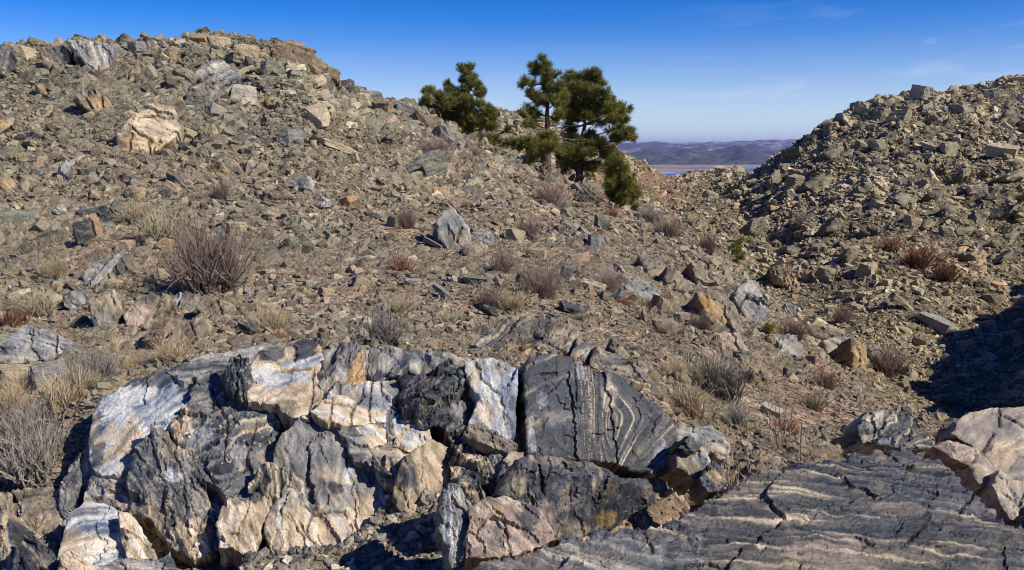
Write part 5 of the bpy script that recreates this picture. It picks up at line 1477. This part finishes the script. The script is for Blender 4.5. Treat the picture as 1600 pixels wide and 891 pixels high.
def shrub_mesh(name, seed, stems, branch, height, spread, rad, c0, c1, curl=0.35, up=0.5):
    rs = np.random.default_rng(seed)
    P, Rr, Cc = [], [], []
    c0, c1 = np.array(c0), np.array(c1)

    def grow(p, d, L, r, depth, tcol):
        ns = 3 if depth == 0 else 2
        for s in range(ns):
            d = d + rs.normal(0, curl * 0.5, 3) + np.array((0, 0, 0.10))
            d /= np.linalg.norm(d)
            q = p + d * L / ns
            f = 1 - 0.3 * (s + 1) / ns
            P.append((p, q)); Rr.append((r, r * f)); Cc.append(c0 * (1 - tcol) + c1 * tcol)
            r *= f
            if depth < 2 and (s > 0 or depth == 0):
                for _ in range(branch if depth == 0 else max(1, branch - 1)):
                    e = d + rs.normal(0, 0.55, 3)
                    e[2] += 0.2
                    grow(p + (q - p) * rs.uniform(.2, 1), e / np.linalg.norm(e), L * rs.uniform(.35, .6), r * .7, depth + 1, min(1, tcol + rs.uniform(.15, .45)))
            p = q
            tcol = min(1, tcol + .12)
    for _ in range(stems):
        t = rs.uniform(0, 6.283)
        lean = rs.uniform(0, 1) ** 0.7 * spread
        d = np.array((math.cos(t) * lean, math.sin(t) * lean, up + rs.uniform(0, .5)))
        d /= np.linalg.norm(d)
        L = height * rs.uniform(.6, 1.0) / max(.55, d[2] ** .5)
        L *= rs.uniform(.55, 1.05)
        grow(np.array((rs.normal(0, .2), rs.normal(0, .2), -.05)) * height, d, L, rad * rs.uniform(.7, 1.3), 0, rs.uniform(0, .3))
    V, f, C = tubes((np.array(P), np.array(Rr), np.array(Cc) * rs.uniform(.8, 1.2, (len(P), 1))))
    me_o = mesh_obj(name, V, f, M_TWIG, colors=C, smooth=False)
    me = me_o.data
    bpy.data.objects.remove(me_o)
    w = np.ptp(V[:, 0])
    return me, w, V[:, 2].max()


SH = {
    'P': [shrub_mesh('branches', 500 + k, 84, 3, .75, .95, .015, lin(104, 88, 78), lin(160, 136, 120)) for k in range(3)],
    'G': [shrub_mesh('branches', 510 + k, 54, 3, .7, .95, .016, lin(92, 84, 76), lin(178, 166, 150), .45) for k in range(2)],
    'C': [shrub_mesh('branches', 520 + k, 120, 2, .6, .9, .010, lin(150, 130, 100), lin(206, 184, 146), .22, .6) for k in range(3)],
    'R': [shrub_mesh('branches', 530 + k, 60, 2, .45, .9, .014, lin(112, 82, 64), lin(158, 118, 92), .3) for k in range(2)],
    'O': [shrub_mesh('branches', 540 + k, 80, 2, .6, .9, .013, lin(122, 112, 90), lin(174, 160, 128), .3) for k in range(2)],
    'T': [shrub_mesh('branches', 550, 9, 2, .9, .7, .007, lin(140, 112, 96), lin(196, 172, 152), .3)],
}
SHRUBS = [
    (330, 458, 172, 'P', 'largest purple-brown twiggy shrub at the left of the slope'), (686, 249, 50, 'P', 'purple twig shrub on the ridge below the left pine'), (740, 246, 30, 'P', 'small purple shrub right below the left pine'),
    (345, 314, 46, 'P', 'dark twig shrub on the upper left slope'), (858, 322, 52, 'P', 'wide brown shrub in front of the middle pine'), (918, 314, 32, 'G', 'grey brown shrub at the foot of the big pine'), (635, 357, 50, 'P', 'faint purple shrub left of the two-tone boulder'),
    (825, 372, 46, 'P', 'purple shrub beside the tan boulder under the pines'), (846, 468, 84, 'P', 'right one of the twin purple shrubs on the slope'), (785, 428, 60, 'P', 'left one of the twin purple shrubs on the slope'), (950, 456, 50, 'P', 'narrow purple shrub left of the shoulder ledges'),
    (600, 540, 90, 'G', 'grey dead shrub just above the outcrop'), (628, 492, 60, 'C', 'pale shrub rising behind the grey dead shrub'), (424, 517, 66, 'C', 'straw-coloured tussock above the white marble'), (85, 436, 54, 'C', 'straw shrub left of the layered greenish slab'),
    (64, 494, 54, 'O', 'olive straw shrub above the big squared block'), (18, 512, 52, 'R', 'dark red low shrub at the left border'), (88, 458, 26, 'R', 'small red tuft between two straw shrubs'), (205, 588, 64, 'C', 'rounded straw shrub left of the pale slanting slab'),
    (268, 566, 60, 'C', 'straw shrub behind the pale slanting slab'), (184, 550, 40, 'C', 'small straw shrub right of the squared block'), (627, 424, 44, 'R', 'rusty red tuft on the bare middle slope'), (486, 436, 26, 'R', 'tiny red tuft left of the rusty tuft'),
    (436, 532, 30, 'R', 'orange tuft below the straw tussock'), (408, 532, 22, 'R', 'brown tuft left of the orange tuft'), (972, 477, 24, 'R', 'dark red tuft under the narrow purple shrub'), (1045, 372, 54, 'P', 'purple shrub on the spur below the low pine'),
    (1104, 397, 50, 'P', 'purple shrub left of the small gully pine'), (1015, 350, 40, 'G', 'grey shrub at the foot of the low pine'), (1105, 606, 76, 'O', 'olive grey shrub on the lower right slope'), (1128, 622, 90, 'G', 'spreading grey dead shrub on the lower right slope'),
    (1052, 590, 56, 'C', 'straw shrub right above the swirled slab'), (1075, 648, 90, 'C', 'wide straw shrub patch right of the swirled slab'), (1150, 668, 60, 'G', 'grey shrub beside the wide straw patch'), (1228, 678, 50, 'R', 'rusty brown shrub behind the pale twig bush'),
    (1218, 728, 120, 'T', 'sparse pale twig bush over the banded slab edge'), (1155, 790, 110, 'T', 'sparse reddish twig bush beside the dark wedge'), (1240, 532, 50, 'P', 'purple shrub below the outer shoulder ledge'), (1290, 606, 46, 'P', 'purple shrub under the grey boulder of the slope'),
    (1180, 596, 56, 'C', 'straw shrub left of the orange-brown boulder'), (1095, 518, 40, 'P', 'purple shrub at the foot of the orange ledge'), (1042, 524, 44, 'C', 'straw shrub left of the ledge foot'), (800, 486, 60, 'C', 'pale straw patch beside the dark striped rock'),
    (765, 480, 44, 'P', 'brown shrub left of the pale straw patch'), (700, 505, 40, 'O', 'olive tuft in the middle of the slope'), (50, 700, 100, 'G', 'large tangled grey shrub left of the outcrop'), (55, 752, 110, 'G', 'dense dead shrub low at the left border'), (20, 650, 80, 'C', 'tan shrub at the left border above the dead shrubs'),
    (150, 596, 70, 'G', 'grey shrub between squared block and straw shrub'), (100, 640, 80, 'C', 'tan grassy shrub left of the pale slanting slab'), (1222, 444, 46, 'P', 'purple shrub right of the grey ledge'), (1315, 508, 46, 'P', 'purple shrub above the smooth grey slab'), (1385, 586, 60, 'P', 'purple shrub beside the black shade'),
    (1430, 418, 60, 'R', 'reddish scrub on the far slope'), (1475, 440, 50, 'R', 'second reddish scrub right of the first on far slope'), (1395, 395, 40, 'R', 'reddish scrub left end on the far slope'), (1250, 356, 30, 'G', 'grey shrub on the far slope beside the gully'), (930, 318, 30, 'R', 'rusty shrub under the big pine'),
    (955, 340, 30, 'R', 'rusty tuft left of the low pine'), (880, 330, 34, 'G', 'grey tuft below the wide brown shrub'), (130, 610, 60, 'O', 'olive grey shrub beside the tan grassy one'), (1270, 640, 40, 'O', 'olive tuft on the lower right slope edge'), (905, 500, 24, 'O', 'tiny olive tuft below the dark grey slab'),
    (1560, 345, 20, 'O', 'olive tuft in the far bare patch'), (1520, 300, 22, 'O', 'olive tuft on the upper far slope'), (250, 380, 70, 'O', 'dusty tan brush patch above the purple shrub'), (215, 350, 60, 'C', 'pale brush patch right of the upright fins'), (1015, 600, 40, 'C', 'straw tuft behind the swirled slab'), (740, 535, 30, 'C', 'straw tuft behind the streaked ledge'),
    (40, 620, 70, 'C', 'pale tan tussock under the big squared block'), (1430, 500, 20, 'O', 'olive tuft beside the long flat block'), (1200, 520, 22, 'O', 'yellowish green tuft at the slope edge'),
]
for k, (px, py, w, ty, lb) in enumerate(SHRUBS):
    me, mw, mh = SH[ty][k % len(SH[ty])]
    p = hit(px, py, ZG, 4.9 if py > 740 and px > 1000 else (6.2 if px < 160 and py > 560 else 8.4))
    s_ = 1.35 * w * p.length / F / mw
    o = bpy.data.objects.new('dry_shrub', me)
    col.objects.link(o)
    o.location = p - Vector((0, 0, .02))
    o.scale = (s_, s_, s_ * (1.35 if ty in 'PGT' else 1.0))
    o.rotation_euler = (0, 0, k * 1.3)
    tag(o, lb, 'shrub', {'P': 'purple-brown twig shrubs', 'G': 'grey dead shrubs', 'C': 'straw-coloured shrubs', 'R': 'small red-brown tufts', 'O': 'olive tufts', 'T': 'sparse twig bushes'}[ty])

tuft = shrub_mesh('grass_tuft', 560, 26, 1, .5, .8, .012, lin(150, 132, 102), lin(196, 176, 138), .2, .6)[0]
tuft2 = shrub_mesh('grass_tuft', 561, 22, 1, .45, .9, .014, lin(120, 104, 86), lin(168, 144, 116), .3, .5)[0]
scatter('dry_grass', [tuft, tuft2, tuft], 5200, 8.0, 34.0, 2.4, 9, 0.0, near=(8.6, 70), upright=True)

# ------------------------------------------------------------------ pines
def needles(cent, out, n_needle, length, width, rs, hue):
    """needle tufts: long thin triangles fanning round each twig tip"""
    T = len(cent)
    m = T * n_needle
    c = np.repeat(cent, n_needle, 0)
    o = np.repeat(out, n_needle, 0)
    d = rs.normal(size=(m, 3))
    d /= np.linalg.norm(d, axis=1)[:, None]
    d = d * 0.8 + o * 1.05
    d /= np.linalg.norm(d, axis=1)[:, None]
    b = c + o * (rs.uniform(-.6, .3, (m, 1)) * length)
    L = length * rs.uniform(.65, 1.1, (m, 1))
    sd = np.cross(d, rs.normal(size=(m, 3)))
    sd /= np.linalg.norm(sd, axis=1)[:, None] + 1e-9
    V = np.stack([b - sd * width, b + sd * width, b + d * L], 1).reshape(-1, 3)
    f = np.arange(m * 3).reshape(-1, 3)
    g = rs.uniform(0, 1, (T, 1))
    green = lin(84, 94, 44) * (1 - g) + lin(162, 154, 76) * g
    yel = (rs.uniform(0, 1, (T, 1)) < 0.035) * 1.0
    green = green * (1 - yel) + lin(150, 112, 58) * yel
    C = np.repeat(green * hue * rs.uniform(.5, 1.4, (T, 1)), n_needle, 0) * rs.uniform(.85, 1.15, (m, 1))
    return V, f, np.repeat(C, 3, 0)


def limb_tube(pts, r0, r1, sides=6):
    pts = np.array(pts)
    n = len(pts)
    V, f = [], []
    for i in range(n):
        d = pts[min(i + 1, n - 1)] - pts[max(i - 1, 0)]
        d /= np.linalg.norm(d) + 1e-9
        a = np.cross(d, (0.3, 0.9, 0.1) if abs(d[2]) > .7 else (0, 0, 1.0))
        a /= np.linalg.norm(a)
        b = np.cross(d, a)
        r = r0 + (r1 - r0) * (i / (n - 1)) ** .8
        for k in range(sides):
            t = 6.2832 * k / sides
            V.append(pts[i] + (a * math.cos(t) + b * math.sin(t)) * r)
    for i in range(n - 1):
        for k in range(sides):
            f.append((i * sides + k, i * sides + (k + 1) % sides, (i + 1) * sides + (k + 1) % sides, (i + 1) * sides + k))
    f.append(tuple(range((n - 1) * sides, n * sides)))
    return V, f


def pine(label, trunk, clumps, y, r0, seed, hue=1.0, needle=.33, zone=(640, 80, 3.4275), bare=(), density=1.0, depth=.9, base=None):
    """trunk: photo points from foot to tip, clumps: foliage masses (x, y, rx, ry) seen in the photo, spread in depth round the trunk"""
    rs = np.random.default_rng(seed)
    q = lambda a, b: (zone[0] + a / zone[2], zone[1] + b / zone[2])

    def at(a, b, dy=0.0):
        u, s = uv_ray(*q(a, b))
        return np.array((float(u), 1, float(s))) * (y + dy)
    foot = at(*trunk[0])
    gz = float(ground_z(foot[0], foot[1]))
    root = empty('pine_tree', (foot[0], foot[1], gz))
    off = np.array((foot[0], foot[1], gz))
    tp = [at(*p) for p in trunk]
    tp[0] = np.array((foot[0], foot[1], gz - .15)) if abs(gz - foot[2]) < 1.5 else tp[0] + np.array((0, 0, min(0, gz - foot[2])))
    xs = np.linspace(0, 1, len(tp))
    fine = np.linspace(0, 1, 14)
    TP = np.stack([np.interp(fine, xs, np.array(tp)[:, k]) for k in range(3)], 1)
    TP[1:-1] += rs.normal(0, r0 * .25, (12, 3)) * (1, 1, 0)
    V, f = limb_tube(TP - off, r0, r0 * .12, 9)
    mesh_obj('trunk', V, f, M_BARK, root, smooth=True)
    mpp = y / F / zone[2]
    CE, OU = [], []
    for (a, b, rx, ry) in clumps:
        tx = np.interp(b, [p[1] for p in reversed(trunk)], [p[0] for p in reversed(trunk)])
        reach = max(60.0, abs(a - tx) * 0.9)
        dy = rs.uniform(-1, 1) * reach * mpp * depth
        c = at(a, b) + np.array((0, dy, 0)) * np.array((0, 1, 0)) + np.array((float(uv_ray(*q(a, b))[0]) * dy, 0, float(uv_ray(*q(a, b))[1]) * dy))
        rad = np.array((rx, (rx + ry) * .5, ry)) * mpp * .94
        ce, ou = [], []
        for _ in range(4):
            n = max(5, int(rx * ry * .0125 * density))
            d = rs.normal(size=(n, 3))
            d /= np.linalg.norm(d, axis=1)[:, None]
            rr = rs.uniform(.2, 1.0, (n, 1)) ** .5
            sub = rs.normal(0, .42, 3)
            ce.append(c + (sub + d * rr * .52) * rad)
            o = d * .7 + sub * .6 + np.array((0, 0, .6)) + rs.normal(0, .25, (n, 3))
            ou.append(o / np.linalg.norm(o, axis=1)[:, None])
        n = 4 * n
        CE.append(np.concatenate(ce))
        OU.append(np.concatenate(ou))
        rs.shuffle(CE[-1]) if False else None
        # limb from the trunk to the clump with twigs through it
        k = np.argmin(np.abs(TP[:, 2] - (c[2] - abs(c[0] - TP[:, 0].mean()) * .25)))
        s = TP[min(max(k, 1), 12)]
        mid = (s + c) / 2 + np.array((0, 0, -.06 * np.linalg.norm(c - s)))
        lv, lf = limb_tube(np.array([s, s * .6 + mid * .4, mid, mid * .5 + c * .5, c]) - off, max(.03, r0 * .26), .02, 5)
        for m_ in range(min(9, n)):
            tip = CE[-1][(m_ * 7) % n]
            v2, f2 = limb_tube(np.array([mid * .4 + c * .6, (mid * .2 + c * .5 + tip * .3), tip]) - off, .022, .009, 3)
            nb_ = len(lv)
            lv += v2
            lf += [tuple(i + nb_ for i in ff) for ff in f2]
        mesh_obj('limb', lv, lf, M_BARK, root, smooth=True)
    for (a, b, c_, d_) in bare:
        s, e = at(a, b, rs.uniform(-.3, .3)), at(c_, d_, rs.uniform(-.8, .3))
        lv, lf = limb_tube(np.array([s, s * .5 + e * .5 + rs.normal(0, .05, 3), e]) - off, .05, .012, 4)
        for _ in range(5):
            t = rs.uniform(.3, .95)
            p0 = s * (1 - t) + e * t
            v2, f2 = limb_tube(np.array([p0, p0 + (e - s) * .2 + rs.normal(0, .15, 3)]) - off, .018, .008, 3)
            nb_ = len(lv)
            lv += v2
            lf += [tuple(i + nb_ for i in ff) for ff in f2]
        mesh_obj('dead_limb', lv, lf, M_DEAD, root, smooth=True)
    V, f, C = needles(np.concatenate(CE), np.concatenate(OU), 20, needle, .0145, rs, hue)
    mesh_obj('crown', V - off, f, M_NEEDLE, root, colors=C)
    return tag(root, label, 'pine tree', 'pines on the saddle')


m, N = new_mat('dead_wood')
finish(N, (0.32, 0.27, 0.23), 0.9, None, 0.1)
M_DEAD = m
yt2, yt3, yt4 = hit(849, 274, ZG, 40).y, hit(905, 291, ZG, 40).y, hit(975, 329, ZG, 40).y
print('pine distances', yt2, yt3, yt4)
pine('dense pine half hidden behind the near ridge, leftmost of the pines', [(335, 640), (330, 420), (318, 200), (310, 75)],
     [(310, 108, 48, 42), (300, 165, 52, 48), (345, 180, 40, 36), (380, 228, 52, 48), (215, 190, 26, 30), (250, 225, 60, 50), (140, 228, 56, 38), (180, 265, 60, 50), (110, 290, 42, 46), (90, 260, 26, 36), (235, 290, 90, 64), (330, 280, 80, 60), (405, 300, 56, 46), (240, 365, 110, 70), (345, 385, 90, 60), (170, 345, 60, 50), (405, 395, 70, 46), (440, 320, 22, 30), (450, 375, 36, 36), (280, 440, 80, 52), (365, 465, 90, 52), (470, 490, 70, 46), (310, 500, 60, 40), (390, 530, 70, 40), (450, 540, 60, 34), (520, 500, 40, 34), (565, 480, 44, 40), (515, 430, 26, 24), (600, 510, 24, 30)],
     62, .26, 1, .88, density=1.25)
pine('slender open pine in the middle with a thin top', [(738, 640), (742, 520), (740, 400), (735, 330), (742, 240), (732, 140), (728, 55)],
     [(725, 66, 42, 32), (690, 105, 46, 38), (765, 135, 48, 36), (672, 80, 26, 24), (618, 165, 26, 36), (648, 212, 40, 40), (720, 190, 48, 40), (785, 190, 44, 44), (690, 262, 56, 30), (745, 240, 40, 36), (690, 330, 42, 26), (640, 318, 36, 24), (612, 345, 22, 22), (770, 290, 40, 40), (805, 250, 50, 50), (660, 380, 20, 18), (630, 400, 38, 22), (780, 350, 40, 40), (620, 495, 24, 40), (600, 500, 26, 40)],
     yt2 + 1.2, .22, 2, 1.0, bare=[(740, 400, 820, 380), (742, 430, 830, 420), (738, 380, 690, 350), (742, 470, 850, 470)], density=.85)
pine('young bushy pine standing in front of the slender pine', [(718, 662), (715, 600), (708, 540), (700, 470)],
     [(690, 480, 66, 38), (650, 530, 46, 44), (720, 520, 64, 46), (770, 530, 36, 40), (640, 580, 30, 26), (745, 480, 40, 34), (672, 548, 40, 26), (640, 480, 30, 30)],
     yt2, .2, 3, 1.05, bare=[(712, 640, 670, 620), (716, 650, 770, 615), (716, 630, 750, 655)], density=1.1)
pine('largest spreading pine, right of the slender pine', [(905, 722), (908, 650), (915, 560), (930, 470), (928, 300), (932, 120)],
     [(930, 112, 58, 36), (880, 140, 48, 40), (980, 150, 46, 48), (850, 150, 24, 24), (860, 205, 66, 48), (940, 200, 76, 56), (1015, 180, 24, 26), (1030, 225, 52, 46), (820, 255, 70, 50), (900, 285, 84, 60), (1000, 285, 84, 60), (1070, 270, 36, 50), (1085, 320, 56, 44), (1140, 325, 36, 44), (1160, 300, 20, 24), (835, 340, 76, 52), (925, 370, 84, 50), (1100, 365, 60, 34), (1010, 350, 40, 40), (1150, 458, 58, 36), (1195, 466, 22, 22), (1095, 480, 60, 36), (1020, 500, 72, 44), (900, 450, 70, 50), (860, 410, 50, 40), (950, 540, 90, 52), (860, 570, 76, 50), (1040, 560, 76, 46), (890, 605, 80, 36), (830, 600, 46, 36), (975, 612, 70, 34), (1060, 605, 50, 38), (800, 560, 26, 36), (1090, 420, 50, 30)],
     yt3, .3, 4, .95, bare=[(930, 440, 1005, 380), (915, 470, 800, 465), (915, 490, 820, 480), (928, 400, 790, 395), (908, 690, 960, 665), (905, 660, 1000, 680)], density=1.1)
pine('low round pine to the right of the largest pine', [(1150, 850), (1140, 760), (1125, 660), (1105, 580)],
     [(1105, 590, 50, 34), (1080, 640, 42, 46), (1145, 640, 48, 46), (1080, 710, 40, 46), (1130, 700, 50, 46), (1180, 690, 30, 36), (1165, 745, 50, 44), (1110, 765, 44, 44), (1205, 755, 26, 34), (1140, 805, 54, 34), (1185, 800, 26, 24), (1212, 838, 14, 14), (1075, 680, 30, 60)],
     yt4, .18, 5, 1.0, density=1.25)
yt5 = hit(1152, 412, ZG, 30).y
ZP = (0, 0, 1.0)


def small_pine(label, px, py, w, h, seed, hue, ymin=30, needle=.16):
    yy = hit(px, py, ZG, ymin).y
    rs = np.random.default_rng(seed)
    k = 4.0
    cl = [((px + rs.uniform(-.3, .3) * w) * k, (py - h * t) * k, w * .3 * k, h * .2 * k) for t in (.3, .42, .55, .66, .78, .9)]
    pine(label, [(px * k, py * k), (px * k, (py - h) * k)], cl, yy, .05, seed, hue, needle, zone=(0, 0, k), density=1.3)


small_pine('small bright green pine in the gully', 1151, 413, 34, 38, 21, 1.35)
small_pine('dark young pine cut by the right edge on the far slope', 1598, 332, 20, 32, 22, .8)
small_pine('tiny yellow-green pine seedling on the slope edge', 1202, 526, 14, 20, 23, 1.7, 18, .1)

# ------------------------------------------------------------------ air
m = bpy.data.materials.new('haze')
m.use_nodes = True
m.node_tree.nodes.clear()
N = NT(m.node_tree)
v = N('ShaderNodeVolumePrincipled', {'Color': (0.46, 0.55, 1.0), 'Density': 2.0e-5, 'Anisotropy': 0.3})
N('ShaderNodeOutputMaterial', {'Volume': v.outputs[0]})
x, y0, y1, za, zb = 90000, -3000, 95000, PLAIN - 30, 700
hv = [(sx * x, y, z) for z in (za, zb) for y in (y0, y1) for sx in (-1, 1)]
hz = mesh_obj('haze', hv, [(0, 2, 3, 1), (4, 5, 7, 6), (0, 1, 5, 4), (2, 6, 7, 3), (0, 4, 6, 2), (1, 3, 7, 5)], m)
tag(hz, kind='stuff')
